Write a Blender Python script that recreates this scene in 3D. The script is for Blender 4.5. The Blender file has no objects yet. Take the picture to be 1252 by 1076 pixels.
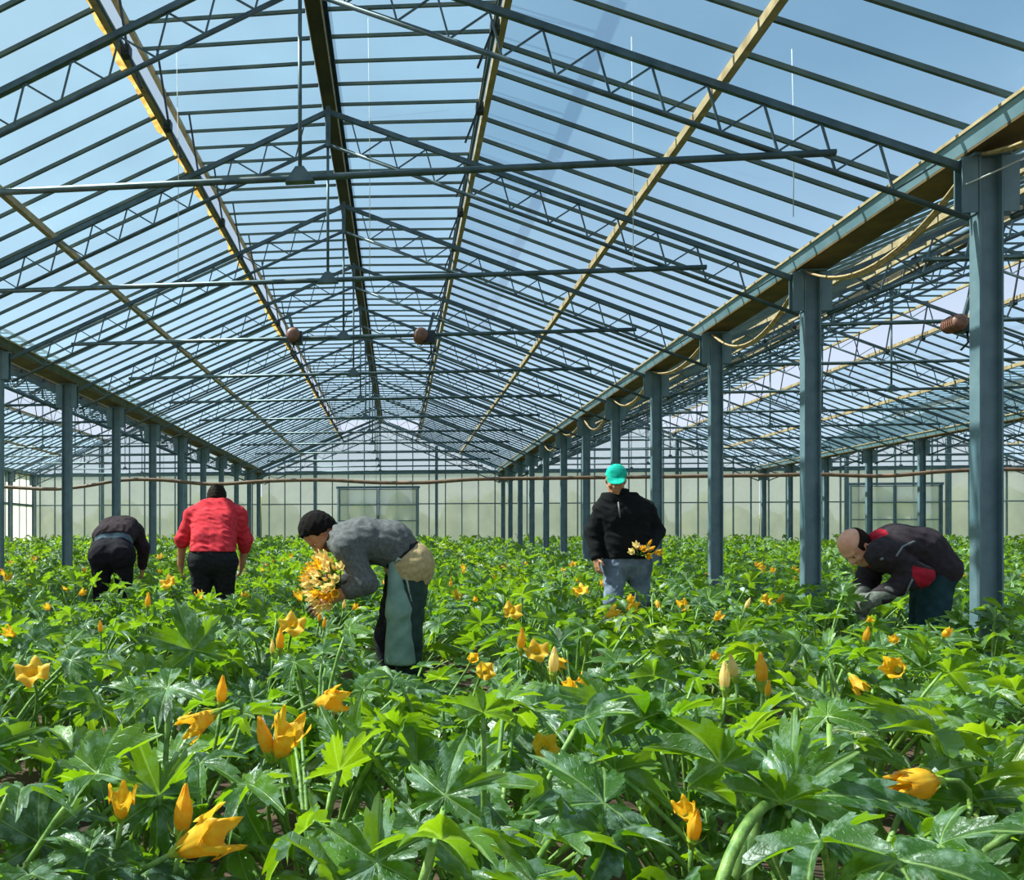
import bpy, math, random
import numpy as np
from mathutils import Vector, Matrix
SC = bpy.context.scene
COL = SC.collection
EYE = 1.10
F = 1000.0; CX = 381.0; CY = 660.0; PSI = math.radians(6.1)

def P(x, y, zc):
    """point seen at photo pixel (x, y) at camera depth zc, in world metres"""
    xc = (x - CX) / F * zc; h = (CY - y) / F * zc
    return Vector((xc * math.cos(PSI) - zc * math.sin(PSI), xc * math.sin(PSI) + zc * math.cos(PSI), EYE + h))

def px(p):
    zc = -p[0] * math.sin(PSI) + p[1] * math.cos(PSI)
    xc = p[0] * math.cos(PSI) + p[1] * math.sin(PSI)
    return CX + F * xc / zc, CY - F * (p[2] - EYE) / zc, zc

class MB:
    def __init__(self):
        self.v = []; self.f = []; self.m = []; self.uv = None
    def add(self, vs, fs, mi=0):
        o = len(self.v)
        self.v += [tuple(p) for p in vs]
        self.f += [tuple(i + o for i in f) for f in fs]
        self.m += [mi] * len(fs)
        return self
    def box(self, a, b, mi=0):
        x0, y0, z0 = a; x1, y1, z1 = b
        return self.add([(x0,y0,z0),(x1,y0,z0),(x1,y1,z0),(x0,y1,z0),(x0,y0,z1),(x1,y0,z1),(x1,y1,z1),(x0,y1,z1)],
                        [(0,3,2,1),(4,5,6,7),(0,1,5,4),(1,2,6,5),(2,3,7,6),(3,0,4,7)], mi)
    def beam(self, p0, p1, w, h, up=(0,0,1), mi=0):
        p0 = Vector(p0); p1 = Vector(p1); d = (p1 - p0).normalized()
        s = d.cross(Vector(up)).normalized(); u = s.cross(d)
        c = []
        for p in (p0, p1):
            for a, b in ((-1,-1),(1,-1),(1,1),(-1,1)):
                c.append(p + s * (a * w / 2) + u * (b * h / 2))
        return self.add(c, [(0,3,2,1),(4,5,6,7),(0,1,5,4),(1,2,6,5),(2,3,7,6),(3,0,4,7)][::1], mi)
    def prism(self, prof, p0, p1, side, up, mi=0):
        """closed 2-D profile (s,u) swept from p0 to p1"""
        p0 = Vector(p0); p1 = Vector(p1); side = Vector(side); up = Vector(up); n = len(prof)
        vs = [p0 + side * a + up * b for a, b in prof] + [p1 + side * a + up * b for a, b in prof]
        fs = [(i, (i + 1) % n, n + (i + 1) % n, n + i) for i in range(n)]
        fs += [tuple(range(n))[::-1], tuple(range(n, 2 * n))]
        return self.add(vs, fs, mi)
    def tube(self, pts, r, n=8, mi=0, cap=True):
        pts = [Vector(p) for p in pts]; k = len(pts)
        rs = r if isinstance(r, (list, tuple)) else [r] * k
        vs = []; ref = None
        for i, p in enumerate(pts):
            t = (pts[min(i + 1, k - 1)] - pts[max(i - 1, 0)]).normalized()
            if ref is None:
                ref = Vector((0,0,1)) if abs(t.z) < .9 else Vector((1,0,0))
            s = t.cross(ref).normalized(); ref = s.cross(t).normalized()
            for j in range(n):
                a = 2 * math.pi * j / n
                vs.append(p + (s * math.cos(a) + ref * math.sin(a)) * rs[i])
        fs = []
        for i in range(k - 1):
            for j in range(n):
                fs.append((i*n+j, i*n+(j+1)%n, (i+1)*n+(j+1)%n, (i+1)*n+j))
        if cap:
            fs.append(tuple(range(n))[::-1]); fs.append(tuple(range((k-1)*n, k*n)))
        return self.add(vs, fs, mi)
    def build(self, name, mat, parent=None, smooth=False, loc=None):
        me = bpy.data.meshes.new(name)
        me.from_pydata(self.v, [], self.f)
        mats = mat if isinstance(mat, (list, tuple)) else [mat]
        for m in mats: me.materials.append(m)
        if len(mats) > 1: me.polygons.foreach_set('material_index', self.m)
        if smooth: me.polygons.foreach_set('use_smooth', [True] * len(self.f))
        me.update()
        return link(name, me, parent, loc)

def link(name, me, parent=None, loc=None):
    o = bpy.data.objects.new(name, me); COL.objects.link(o)
    if parent is not None: o.parent = parent
    if loc is not None: o.location = loc
    return o

def tag(o, label=None, cat=None, group=None, kind=None):
    if label: o['label'] = label
    if cat: o['category'] = cat
    if group: o['group'] = group
    if kind: o['kind'] = kind
    return o

def empty(name, loc=(0,0,0), **k):
    o = bpy.data.objects.new(name, None); COL.objects.link(o); o.location = loc
    o.empty_display_size = .1
    return tag(o, **k)

def copy_tree(o, parent=None):
    c = o.copy(); COL.objects.link(c)
    if parent is not None: c.parent = parent
    for ch in list(o.children): copy_tree(ch, c)
    return c

ORD = ['nearest','second','third','fourth','fifth','sixth','seventh','eighth','ninth','tenth','eleventh','twelfth','thirteenth','fourteenth','fifteenth']

# ---------------------------------------------------------------- materials
def srgb(r, g, b):
    f = lambda c: (c/255/12.92) if c/255 <= .04045 else ((c/255 + .055)/1.055) ** 2.4
    return (f(r), f(g), f(b), 1)

class NT:
    def __init__(self, name):
        self.m = bpy.data.materials.new(name); self.m.use_nodes = True
        self.t = self.m.node_tree; self.t.nodes.clear()
        self.out = self.n('ShaderNodeOutputMaterial')
    def n(self, kind, **kw):
        x = self.t.nodes.new(kind)
        for k, v in kw.items():
            if k.startswith('i_'):
                key = k[2:]; key = int(key) if key.isdigit() else key.replace('_', ' ')
                x.inputs[key].default_value = v
            else: setattr(x, k, v)
        return x
    def l(self, a, b): self.t.links.new(a, b)
    def surf(self, s): self.l(s, self.out.inputs['Surface']); return self.m
    def noise(self, scale, detail=4, rough=.55, vec=None):
        x = self.n('ShaderNodeTexNoise'); x.inputs['Scale'].default_value = scale
        x.inputs['Detail'].default_value = detail; x.inputs['Roughness'].default_value = rough
        if vec is not None: self.l(vec, x.inputs['Vector'])
        return x
    def ramp(self, fac, stops):
        x = self.n('ShaderNodeValToRGB'); e = x.color_ramp.elements
        while len(e) < len(stops): e.new(.5)
        for i, (p, c) in enumerate(stops): e[i].position = p; e[i].color = c
        self.l(fac, x.inputs['Fac']); return x
    def mix(self, fac, a, b, kind='RGBA', blend='MIX'):
        x = self.n('ShaderNodeMix', data_type=kind, blend_type=blend)
        for sock, val in ((0, fac), (6, a), (7, b)):
            if hasattr(val, 'is_output'): self.l(val, x.inputs[sock])
            else: x.inputs[sock].default_value = val
        return x.outputs[2]
    def coord(self, which='Object'):
        return self.n('ShaderNodeTexCoord').outputs[which]

def mat_plain(name, c1, c2=None, scale=6, rough=.6, metal=0, spec=.5, bump=0, detail=5, bscale=None):
    k = NT(name); co = k.coord()
    b = k.n('ShaderNodeBsdfPrincipled')
    b.inputs['Roughness'].default_value = rough; b.inputs['Metallic'].default_value = metal
    b.inputs['Specular IOR Level'].default_value = spec
    if c2 is not None:
        nz = k.noise(scale, detail, vec=co)
        r = k.ramp(nz.outputs['Fac'], [(.35, c1), (.65, c2)])
        k.l(r.outputs['Color'], b.inputs['Base Color'])
    else: b.inputs['Base Color'].default_value = c1
    if bump:
        nb = k.noise(bscale or scale * 3, 5, vec=co)
        bp = k.n('ShaderNodeBump'); bp.inputs['Strength'].default_value = bump; bp.inputs['Distance'].default_value = .01
        k.l(nb.outputs['Fac'], bp.inputs['Height']); k.l(bp.outputs['Normal'], b.inputs['Normal'])
    return k.surf(b.outputs['BSDF'])

def mat_pane(name, tint, body, clear, haze_rough=.25, scale=.6):
    """thin greenhouse pane: mostly see-through, a little milky"""
    k = NT(name); co = k.coord()
    nz = k.noise(scale, 5, vec=co)
    body2 = tuple(c * .8 for c in body[:3]) + (1,)
    c = k.ramp(nz.outputs['Fac'], [(.3, body2), (.7, body)])
    tr = k.n('ShaderNodeBsdfTransparent'); tr.inputs['Color'].default_value = tint
    tl = k.n('ShaderNodeBsdfTranslucent'); k.l(c.outputs['Color'], tl.inputs['Color'])
    df = k.n('ShaderNodeBsdfDiffuse'); k.l(c.outputs['Color'], df.inputs['Color'])
    gl = k.n('ShaderNodeBsdfGlossy'); gl.inputs['Roughness'].default_value = haze_rough
    m0 = k.n('ShaderNodeMixShader'); m0.inputs[0].default_value = .3
    k.l(tl.outputs[0], m0.inputs[1]); k.l(df.outputs[0], m0.inputs[2])
    f = k.n('ShaderNodeMapRange'); k.l(nz.outputs['Fac'], f.inputs['Value'])
    f.inputs['From Min'].default_value = .25; f.inputs['From Max'].default_value = .75
    f.inputs['To Min'].default_value = clear + .05; f.inputs['To Max'].default_value = clear - .05
    m1 = k.n('ShaderNodeMixShader'); k.l(f.outputs[0], m1.inputs[0])
    k.l(m0.outputs[0], m1.inputs[1]); k.l(tr.outputs[0], m1.inputs[2])
    m2 = k.n('ShaderNodeMixShader'); m2.inputs[0].default_value = .04
    k.l(m1.outputs[0], m2.inputs[1]); k.l(gl.outputs[0], m2.inputs[2])
    return k.surf(m2.outputs[0])

M = {}
M['steel'] = mat_plain('painted_steel', srgb(92,116,124), srgb(114,136,142), 5, .5, .15, .5, .05)
M['truss'] = mat_plain('galvanised_steel', srgb(72,88,92), srgb(96,112,114), 7, .45, .5)
M['bar'] = mat_plain('glazing_bar_metal', srgb(78,92,86), srgb(106,114,98), 4, .5, .3)
M['tan'] = mat_plain('weathered_tan_metal', srgb(158,134,96), srgb(194,170,128), 9, .6, .1)
def mat_lichen():
    k = NT('lichen_stained_edge'); co = k.coord(); nz = k.noise(14, 4, vec=co)
    r = k.ramp(nz.outputs['Fac'], [(.35, srgb(226,188,120)), (.65, srgb(250,228,180))])
    t = k.n('ShaderNodeBsdfTranslucent'); k.l(r.outputs[0], t.inputs['Color']); d = k.n('ShaderNodeBsdfDiffuse'); k.l(r.outputs[0], d.inputs['Color'])
    m = k.n('ShaderNodeMixShader'); m.inputs[0].default_value = .75; k.l(d.outputs[0], m.inputs[1]); k.l(t.outputs[0], m.inputs[2]); return k.surf(m.outputs[0])
M['tan_light'] = mat_lichen()
M['ridge'] = mat_plain('dark_ridge_metal', srgb(48,44,30), srgb(70,62,40), 5, .6)
M['gutter_in'] = mat_plain('pale_blue_galvanised', srgb(120,152,164), srgb(142,172,182), 4, .4, .3)
M['gutter_olive'] = mat_plain('shaded_olive_gutter', srgb(74,84,62), srgb(98,100,70), 5, .7)  # olive copy of the gutter steel, shade of its side painted into the colour
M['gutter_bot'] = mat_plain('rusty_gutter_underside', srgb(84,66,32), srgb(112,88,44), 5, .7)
M['hose'] = mat_plain('brown_plastic_pipe', srgb(112,84,64), srgb(140,108,82), 8, .5)
M['rope'] = mat_plain('tan_cable', srgb(168,138,94), srgb(204,174,128), 30, .8, bump=.3)
M['string'] = mat_plain('pale_twine', srgb(200,200,190), srgb(220,220,210), 30, .8)
M['motor'] = mat_plain('rusty_orange_motor_paint', srgb(120,80,64), srgb(160,108,88), 10, .5)
M['dark'] = mat_plain('dark_grey_metal', srgb(46,50,52), srgb(64,68,70), 10, .5, .4)
M['white'] = mat_plain('white_painted_metal', srgb(205,212,212), srgb(222,228,226), 10, .5)
M['soil'] = mat_plain('dark_soil', srgb(52,38,28), srgb(92,70,52), 3, .95, bump=.8, bscale=18)
M['outside_grass'] = mat_plain('meadow_grass', srgb(96,120,50), srgb(128,146,76), .6, .9)
M['hedge'] = mat_plain('hedge_leaves', srgb(60,84,34), srgb(120,118,60), 1.2, .9)
M['glass'] = mat_pane('roof_glass', (.76,.90,.95,1), srgb(160,202,226), .82)
M['gable'] = mat_pane('gable_glass', (.85,.9,.94,1), srgb(225,232,240), .55)
M['poly'] = mat_pane('frosted_wall_pane', (.78,.82,.76,1), srgb(228,231,222), .16, scale=.9)
# ================================================================ greenhouse
RX = [-10.355, -0.735, 8.785, 18.355]; HALF = 4.785
GX = [-15.14, -5.57, 4.0, 13.57, 23.14]
S = 2.41; Y0 = 6.06; YB = Y0 + 11 * S
KMIN = -3
ZR = EYE + 4.75; SL = .412
BAYN = ['left-hand', 'middle', 'right-hand', 'far right']
def roof_z(d): return ZR - SL * d
def fy(k): return Y0 + S * k
YF = fy(KMIN)

# ---- ground
g = MB(); g.box((-15.3, YF - 1, -.2), (23.3, YB, 0)); o = g.build('floor', M['soil']); tag(o, 'dark soil floor of the greenhouse', 'floor', kind='structure')
g = MB(); g.box((-120, YB + .02, -.3), (140, 160, -.02)); g.box((-120, -30, -.3), (-15.32, YB + .02, -.02)); g.box((23.32, -30, -.3), (140, YB + .02, -.02))
o = g.build('ground', M['outside_grass']); tag(o, 'meadow outside the greenhouse', 'ground', kind='structure')

# ---- roofs
def roof(b):
    xr = RX[b]
    root = empty('ceiling', (xr, 0, 0), label='glazed pitched roof over the %s bay' % BAYN[b], cat='ceiling', kind='structure')
    L = lambda x, y, z: (x, y, z)
    vd = 1.55; vz = ZR + .0                         # ridge vents stand open, almost level
    for s in (-1, 1):
        lo = vd
        m = MB()
        for k in range(KMIN, 11):
            n = 6
            for j in range(n):
                ya = fy(k) + S * j / n + .012; yb = fy(k) + S * (j + 1) / n - .012
                for (d0, d1) in ((vd, HALF),):
                    m.add([(s*d0, ya, roof_z(d0)), (s*d1, ya, roof_z(d1)), (s*d1, yb, roof_z(d1)), (s*d0, yb, roof_z(d0))],
                          [(0,1,2,3) if s > 0 else (3,2,1,0)])
        m.build('glass_slope', M['glass'], root)
        # glazing bars: each its own mesh near, one mesh beyond
        far = MB(); cnt = 0
        for k in range(KMIN, 11):
            for j in range(6):
                y = fy(k) + S * j / 6
                tgt = MB() if (k < 5 and b == 1 and k >= -1) else far
                tgt.beam((s*max(lo, .04), y, roof_z(max(lo, .04)) - .02), (s*(HALF-.05), y, roof_z(HALF-.05) - .02), .024, .034)
                if tgt is not far: tgt.build('glazing_bar', M['bar'], root)
        f = far.build('glazing_bar', M['bar'], root)
        f['kind'] = 'stuff'
        # vent-edge rails (two, side by side) and the mid purlin
        m = MB(); z = roof_z(vd) - .045
        m.beam((s*vd, YF, z), (s*vd, YB, z), .055, .065); m.build('vent_rail', M['tan'], root)
        m = MB(); rnd = random.Random(5 + b * 2 + s)
        # lichen crusted pane edge along the vent, ragged
        n = 160; ys = [YF + (YB - YF) * i / n for i in range(n + 1)]
        if s < 0 and b == 1:
            vs = []; fs = []
            for i, y in enumerate(ys):
                e = vd + .045 + rnd.random() * .06
                vs += [(s*(vd+.02), y, roof_z(vd+.02) - .012), (s*e, y, roof_z(e) - .012), (s*(vd+.02), y, roof_z(vd+.02) - .02), (s*e, y, roof_z(e) - .02)]
            for i in range(n):
                a = 4*i; c = a + 4
                fs += [(a, a+1, c+1, c), (a+2, c+2, c+3, a+3), (a+1, a+3, c+3, c+1)]
            m.add(vs, fs); m.build('lichen_edge', M['tan_light'], root)
        m = MB(); z = roof_z(3.11) - .085
        m.beam((s*3.11, YF, z), (s*3.11, YB, z), .06, .07); m.build('purlin', M['tan'], root)
        # drive shaft with racks holding the vents open
        ds = vd - .075; zs = roof_z(vd) - .135
        m = MB(); m.tube([(s*ds, YF, zs), (s*ds, YB, zs)], .015, 8); m.build('vent_shaft', M['truss'], root)
        for k in range(-1, 11):
            for q in (.17, .67):
                y = fy(k) + S * q; m = MB()
                m.beam((s*(ds-.13), y, zs - .30), (s*(ds-.012), y, zs), .018, .024, up=(0,1,0))
                m.beam((s*(ds-.012), y, zs), (s*1.58, y, vz - .035), .018, .024, up=(0,1,0))
                m.box((s*ds-.035, y-.04, zs-.04), (s*ds+.035, y+.04, zs+.045))
                m.build('vent_rack', M['dark'], root)
    # ridge
    m = MB(); m.box((-.062, YF, ZR - .15), (.062, YB, ZR - .0)); m.build('ridge_beam', M['ridge'], root)
    for s in (-1, 1):
        m = MB(); m.box((.063 if s > 0 else -.071, YF, ZR - .156), (.071 if s > 0 else -.063, YB, ZR - .13)); m.build('ridge_edge', M['tan'], root)
    m = MB(); m.prism([(-.10,-.0),(0,.03),(.10,-.0),(.10,.02),(0,.05),(-.10,.02)], (0,YF,ZR+.02), (0,YB,ZR+.02), (1,0,0), (0,0,1)); m.build('ridge_cap', M['truss'], root)
    # the open vents: barred panes hinged at the ridge, one run of each side per bay of the frame
    for s in (-1, 1):
        d1 = 1.60 if s > 0 else 1.74; z0 = ZR - .02; z1 = vz - .02 - (.045 if s > 0 else 0.0)
        for k in range(KMIN, 11):
            v = MB(); fr = MB(); ya = fy(k) + .01; yb = fy(k + 1) - .01
            v.add([(s*.10, ya, z0+.02), (s*d1, ya, z1+.02), (s*d1, yb, z1+.02), (s*.10, yb, z0+.02)], [(0,1,2,3)])
            vo = v.build('roof_vent', M['glass'], root)
            for q in range(6): fr.beam((s*.10, fy(k) + S*q/6, z0), (s*d1, fy(k) + S*q/6, z1), .022, .03)
            fr.build('vent_bars', M['bar'], vo)
            fr = MB(); fr.beam((s*d1, ya, z1), (s*d1, yb, z1), .045, .05); fr.build('vent_edge', M['tan'], vo)
    return root
for b in range(4): roof(b)

# ---- gutters
for i, x in enumerate(GX):
    zt = EYE + 2.80
    m = MB()
    prof = [(-.19,-.015),(-.19,.0),(-.175,.0),(-.14,-.10),(.14,-.10),(.175,.0),(.19,.0),(.19,-.015),(.18,-.015),(.15,-.115),(-.15,-.115),(-.18,-.015)]
    nm = ['gutter along the outer left wall of the left bay', 'gutter between the left and middle bays', 'gutter on the near right row of columns', 'gutter on the second row of columns beyond the right one', 'gutter at the far right side'][i]
    m.prism(prof, (x, YF, zt - .03), (x, YB, zt - .03), (1,0,0), (0,0,1))
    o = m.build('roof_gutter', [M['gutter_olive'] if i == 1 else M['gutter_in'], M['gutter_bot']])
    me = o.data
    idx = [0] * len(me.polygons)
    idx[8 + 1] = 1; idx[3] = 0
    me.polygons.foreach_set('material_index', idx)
    tag(o, 'long grey steel ' + nm, 'gutter')
    o.name = 'roof_gutter'
    for s in (-1, 1):
        m = MB(); m.box((x + s*.192 - .005, YF, zt - .045), (x + s*.192 + .005, YB, zt - .022)); m.build('gutter_lip', M['tan'], o)
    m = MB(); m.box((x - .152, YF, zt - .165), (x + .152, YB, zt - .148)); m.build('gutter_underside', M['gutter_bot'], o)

# ---- columns
def column_mesh():
    m = MB(); h = EYE + 2.63 + .0
    W = .152; D = .10; t = .011
    prof = [(-W/2,-D/2),(-W/2+t,-D/2),(-W/2+t,-.004),(W/2-t,-.004),(W/2-t,-D/2),(W/2,-D/2),(W/2,D/2),(W/2-t,D/2),(W/2-t,.004),(-W/2+t,.004),(-W/2+t,D/2),(-W/2,D/2)]
    m.prism(prof, (0,0,0), (0,0,h), (1,0,0), (0,1,0))
    return m
def head_mesh(s):
    m = MB(); h = EYE + 2.63; c = s * .13
    m.box((c-.05, -.045, h-.40), (c+.05, -.035, h-.03)); m.box((c-.05, .035, h-.40), (c+.05, .045, h-.03))
    m.box((c-.05*s-.006, -.035, h-.40), (c-.05*s+.006, .035, h-.03)); m.box((c-.05, -.045, h-.03), (c+.05, .045, h-.018))
    return m
def plate_mesh():
    m = MB(); h = EYE + 2.63; m.box((-.12,-.07,h-.018), (.12,.07,h-.0)); return m
cproto = None
rown = {1: 'under the left gutter', 2: 'in the near right row under the gutter', 3: 'in the distant row beyond the right-hand bay', 0: 'in the outer left wall', 4: 'at the far right side'}
for gi in (2, 1, 3, 0, 4):
    n = 0
    for k in range(KMIN, 12):
        if gi in (0, 4) and k < 3: continue
        n_vis = {2: 0, 1: 3, 3: 0, 0: 3, 4: 3}[gi]
        if gi != 2 and gi != 1 and k < 3: continue
        if k < (0 if gi != 1 else 2): continue
        if cproto is None:
            cproto = c = empty('steel_column', (0,0,0))
            column_mesh().build('post', M['steel'], c); [head_mesh(s).build('head_bracket', M['steel'], c) for s in (-1, 1)]; plate_mesh().build('cap_plate', M['steel'], c)
        else: c = copy_tree(cproto)
        c.location = (GX[gi] + (.22 if gi == 0 else -.22 if gi == 4 else 0), fy(k) + (-.34 if k == 11 else 0), 0)
        lab = '%s blue-grey steel column %s' % (ORD[n], rown[gi]) if n == 0 else '%s blue-grey steel column from the camera %s' % (ORD[n], rown[gi])
        if gi == 1 and n == 0: lab = 'blue-grey steel column at the left edge of the photo'; 
        tag(c, lab, 'column', 'steel columns ' + rown[gi], kind='thing')
        n += 1

# ---- roof trusses
def ztc(d): return EYE + 4.44 - SL * d
def zbc(d): return EYE + 4.11 - SL * d
def truss():
    t = empty('roof_truss')
    for s in (-1, 1):
        m = MB(); m.beam((s*.02, 0, ztc(0)), (s*(HALF-.13), 0, ztc(HALF-.13)), .036, .048); m.build('top_chord', M['truss'], t)
        m = MB(); m.tube([(s*0, 0, zbc(0)), (s*(HALF-.16), 0, zbc(HALF-.16))], .020, 8); m.build('bottom_chord', M['truss'], t, True)
        m = MB(); d = .22; pts = []
        n = 11; st = .38
        for i in range(n):
            d0 = .25 + st * i
            pts += [(s*d0, .0, ztc(d0)-.02), (s*(d0+.09), .0, zbc(d0+.09)+.01)]
        pts.append((s*(.25+st*n), 0, ztc(.25+st*n)-.02))
        for a, c in zip(pts, pts[1:]): m.beam(a, c, .013, .013, up=(0,1,0))
        m.build('web_lattice', M['truss'], t)
    m = MB(); zt = EYE + 2.70; de = 3.76
    m.tube([(-de, 0, zt), (de, 0, zt)], .026, 8); m.build('tie_beam', M['truss'], t, True)
    m = MB(); m.tube([(-.0, 0, zt), (-.0, 0, zbc(0))], .016, 6); m.build('hanger_rod', M['truss'], t, True)
    m = MB(); m.prism([(-.11,-.035),(.11,-.035),(.03,.075),(-.03,.075)], (0,-.036,zt), (0,.036,zt), (1,0,0), (0,0,1)); m.build('hanger_plate', M['truss'], t)
    m = MB(); m.box((-.022,-.02,zbc(0)-.03),(.022,.02,ztc(0)+.06)); m.build('apex_plate', M['truss'], t)
    return t
tproto = None
for b in (1, 2, 0, 3):
    n = 0
    for k in range(0, 12):
        if b in (0, 3) and k < 2: continue
        if tproto is None: t = tproto = truss()
        else: t = copy_tree(tproto)
        t.location = (RX[b], fy(k) - (.34 if k == 11 else 0), 0)
        tag(t, '%s grey lattice roof truss with tie beam spanning the %s bay' % (ORD[n] + ('' if n == 0 else ' nearest'), BAYN[b]), 'roof truss', 'roof trusses of the %s bay' % BAYN[b], kind='thing')
        n += 1

# ---- rear gable walls
def gable(b):
    xr = RX[b]; w = empty('wall_rear', (xr, YB, 0), label='glazed rear gable wall of the %s bay' % BAYN[b], cat='wall', kind='structure')
    zt = EYE + 2.66; xs = []
    x = -HALF + .32
    while x < HALF - .2: xs.append(x); x += .638
    edges = [-HALF] + xs + [HALF]
    m = MB(); mu = MB()
    for a, c in zip(edges, edges[1:]):
        zb = 0
        for q, (d0, d1) in ((1, (-2.38, .72)), (3, (16.72, 19.86))):
            if b == q and d0 - .02 <= xr + a and xr + c <= d1 + .02: zb = EYE + 2.05
        m.add([(a+.01,.03,zb),(c-.01,.03,zb),(c-.01,.03,zt),(a+.01,.03,zt)], [(0,1,2,3)])
        za = roof_z(abs(a)) - .05; zc = roof_z(abs(c)) - .05
        vs = [(a+.01,.03,zt),(c-.01,.03,zt),(c-.01,.03,zc),(a+.01,.03,za)]
        if a < 0 < c: vs = [(a+.01,.03,zt),(c-.01,.03,zt),(c-.01,.03,zc),(0,.03,roof_z(0)-.05),(a+.01,.03,za)]
        mu.add(vs, [tuple(range(len(vs)))])
    m.build('frosted_panes', M['poly'], w); mu.build('gable_panes', M['gable'], w)
    for x in xs:
        m = MB(); m.box((x-.02, -.03, 0), (x+.02, .03, roof_z(abs(x)) - .1)); m.build('mullion', M['steel'], w)
    for z, h, d in ((zt, .12, .09), (EYE+1.42, .045, .035), (.25, .3, .05), (EYE+3.12, .03, .03), (EYE+3.52, .03, .03), (EYE+3.95, .03, .03)):
        half = HALF if z <= zt + .01 else (ZR - .1 - z) / SL
        m = MB(); m.box((-half, -d/2, z-h/2), (half, d/2, z+h/2)); m.build('transom', M['steel'], w)
    for s in (-1, 1):
        m = MB(); m.beam((0, 0, roof_z(0)-.06), (s*HALF, 0, roof_z(HALF)-.06), .06, .09); m.build('rafter', M['steel'], w)
    for x in (-1.75, 1.75) if b != 1 else (-2.6, 2.2):
        m = MB(); m.box((x-.055, -.16, 0), (x+.055, -.05, roof_z(abs(x)) - .15)); m.build('wind_post', M['steel'], w)
for b in range(4): gable(b)
# sliding doors in two gables
for i, (x0, x1) in enumerate(((-2.38, .72), (16.72, 19.86))):
    d = empty('door_%d' % (i + 1), (x0, YB - .10, 0), label=['wide sliding door of frosted panes in the middle rear gable', 'wide sliding door of frosted panes in the far right gable'][i], cat='door', kind='structure')
    w = x1 - x0; zt = EYE + 2.05
    for q in range(2):
        lf = MB(); a = w*q/2 + .03; c = w*(q+1)/2 - .03
        lf.add([(a,0,.06),(c,0,.06),(c,0,zt-.05),(a,0,zt-.05)], [(0,1,2,3)])
        lf = lf.build('door_leaf', M['poly'], d)
        fr = MB()
        for x in (a, c): fr.box((x-.025,-.025,.05), (x+.025,.025,zt-.03))
        for z in (.06, .45, .85, EYE+.1, EYE+.75, EYE+1.38, zt-.05): fr.box((a,-.02,z-.018), (c,.02,z+.018))
        fr.build('leaf_frame', M['steel'], lf)
    m = MB(); m.box((-.06,-.05,0),(0,.04,zt)); m.build('jamb', M['white'], d)
    m = MB(); m.box((w,-.05,0),(w+.06,.04,zt)); m.build('jamb', M['steel'], d)
    m = MB(); m.box((-.1,-.05,zt-.02),(w+.1,.04,zt+.07)); m.build('door_track', M['steel'], d)
# side walls
for nm, x, lab in (('wall_left', GX[0], 'sunlit white paned outer wall of the left bay'), ('wall_right', GX[4], 'outer glazed wall of the far right bay')):
    w = empty(nm, (x, 0, 0), label=lab, cat='wall', kind='structure')
    zt = EYE + 2.68; m = MB(); y = YF
    while y < YB - .1:
        m.add([(0,y+.01,0),(0,y+.59,0),(0,y+.59,zt),(0,y+.01,zt)], [(0,1,2,3)]); y += .6025
    m.build('panes', M['poly'], w)
    y = YF; 
    while y < YB:
        if y > 8:
            m = MB(); m.box((-.02,y-.02,0),(.02,y+.02,zt)); m.build('mullion', M['steel'], w)
        y += .6025
    for z in (.2, EYE+1.42, zt):
        m = MB(); m.box((-.03,YF,z-.04),(.03,YB,z+.04)); m.build('transom', M['steel'], w)

# ---- brown water pipe slung across the house
pts = []
for x, y in ((-330,594),(-120,588),(0,595),(60,598),(100,595),(150,587),(200,587),(260,592),(330,588),(400,587),(460,590),(520,590),(580,586),(650,585),(720,584),(800,583),(870,582),(950,581),(1000,580),(1060,582),(1100,581),(1160,576),(1240,574),(1340,578),(1460,574)):
    t = (x - CX) / F; yy = 17.2
    X = yy * math.tan(math.atan(t) - PSI); zc = -X * math.sin(PSI) + yy * math.cos(PSI)
    pts.append(P(x, y, zc))
m = MB()
pp = []
for i in range(len(pts) - 1):
    p0 = pts[max(i-1,0)]; p1 = pts[i]; p2 = pts[i+1]; p3 = pts[min(i+2, len(pts)-1)]
    for q in range(4):
        u = q / 4
        pp.append(.5 * ((2*p1) + (p2-p0)*u + (2*p0-5*p1+4*p2-p3)*u*u + (3*p1-p0-3*p2+p3)*u**3))
pp.append(pts[-1]); m.tube(pp, .038, 8)
o = m.build('water_pipe', M['hose'], None, True); tag(o, 'long brown water pipe slung sagging across the whole greenhouse', 'pipe')
for i in range(6, len(pts), 4):
    h = MB(); h.tube([pts[i], pts[i] + Vector((0,0,1.2))], .004, 5); h.build('hanger_wire', M['truss'], o)

# ---- cable bundles draped below the right gutter, one per pair of columns
def catenary(a, c, sag, n=16):
    a = Vector(a); c = Vector(c)
    return [a.lerp(c, i/n) - Vector((0,0,sag * (1 - (2*i/n-1)**2))) for i in range(n + 1)]
for k in range(-1, 7):
    r = MB(); rnd = random.Random(k)
    za = EYE + 2.63
    for q in range(3):
        sag = (.34 if k == 0 else .30 + .12 * math.sin(k * 2.1)) + q * .014
        r.tube(catenary((3.93 + .012*q, fy(k) + .0, za), (3.93 + .012*q, fy(k+1) - .02, za - .0), sag), .011, 6)
    o = r.build('cable_bundle', M['rope'], None, True)
    tag(o, '%s tan cable bundle sagging between two columns under the right gutter' % ORD[k+1] if k >= 0 else 'tan cable bundle leaving the top right edge of the photo', 'cable', 'cable bundles under the right gutter')
# thin diagonal wire in front of the nearest column
m = MB(); m.tube(catenary((3.84, fy(0)-.05, EYE+2.42), (4.9, fy(0)-.30, EYE+2.95), .03), .006, 5); o = m.build('guy_wire', M['string'], None, True); tag(o, 'thin pale wire slanting across the top of the nearest right column', 'wire')
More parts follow.
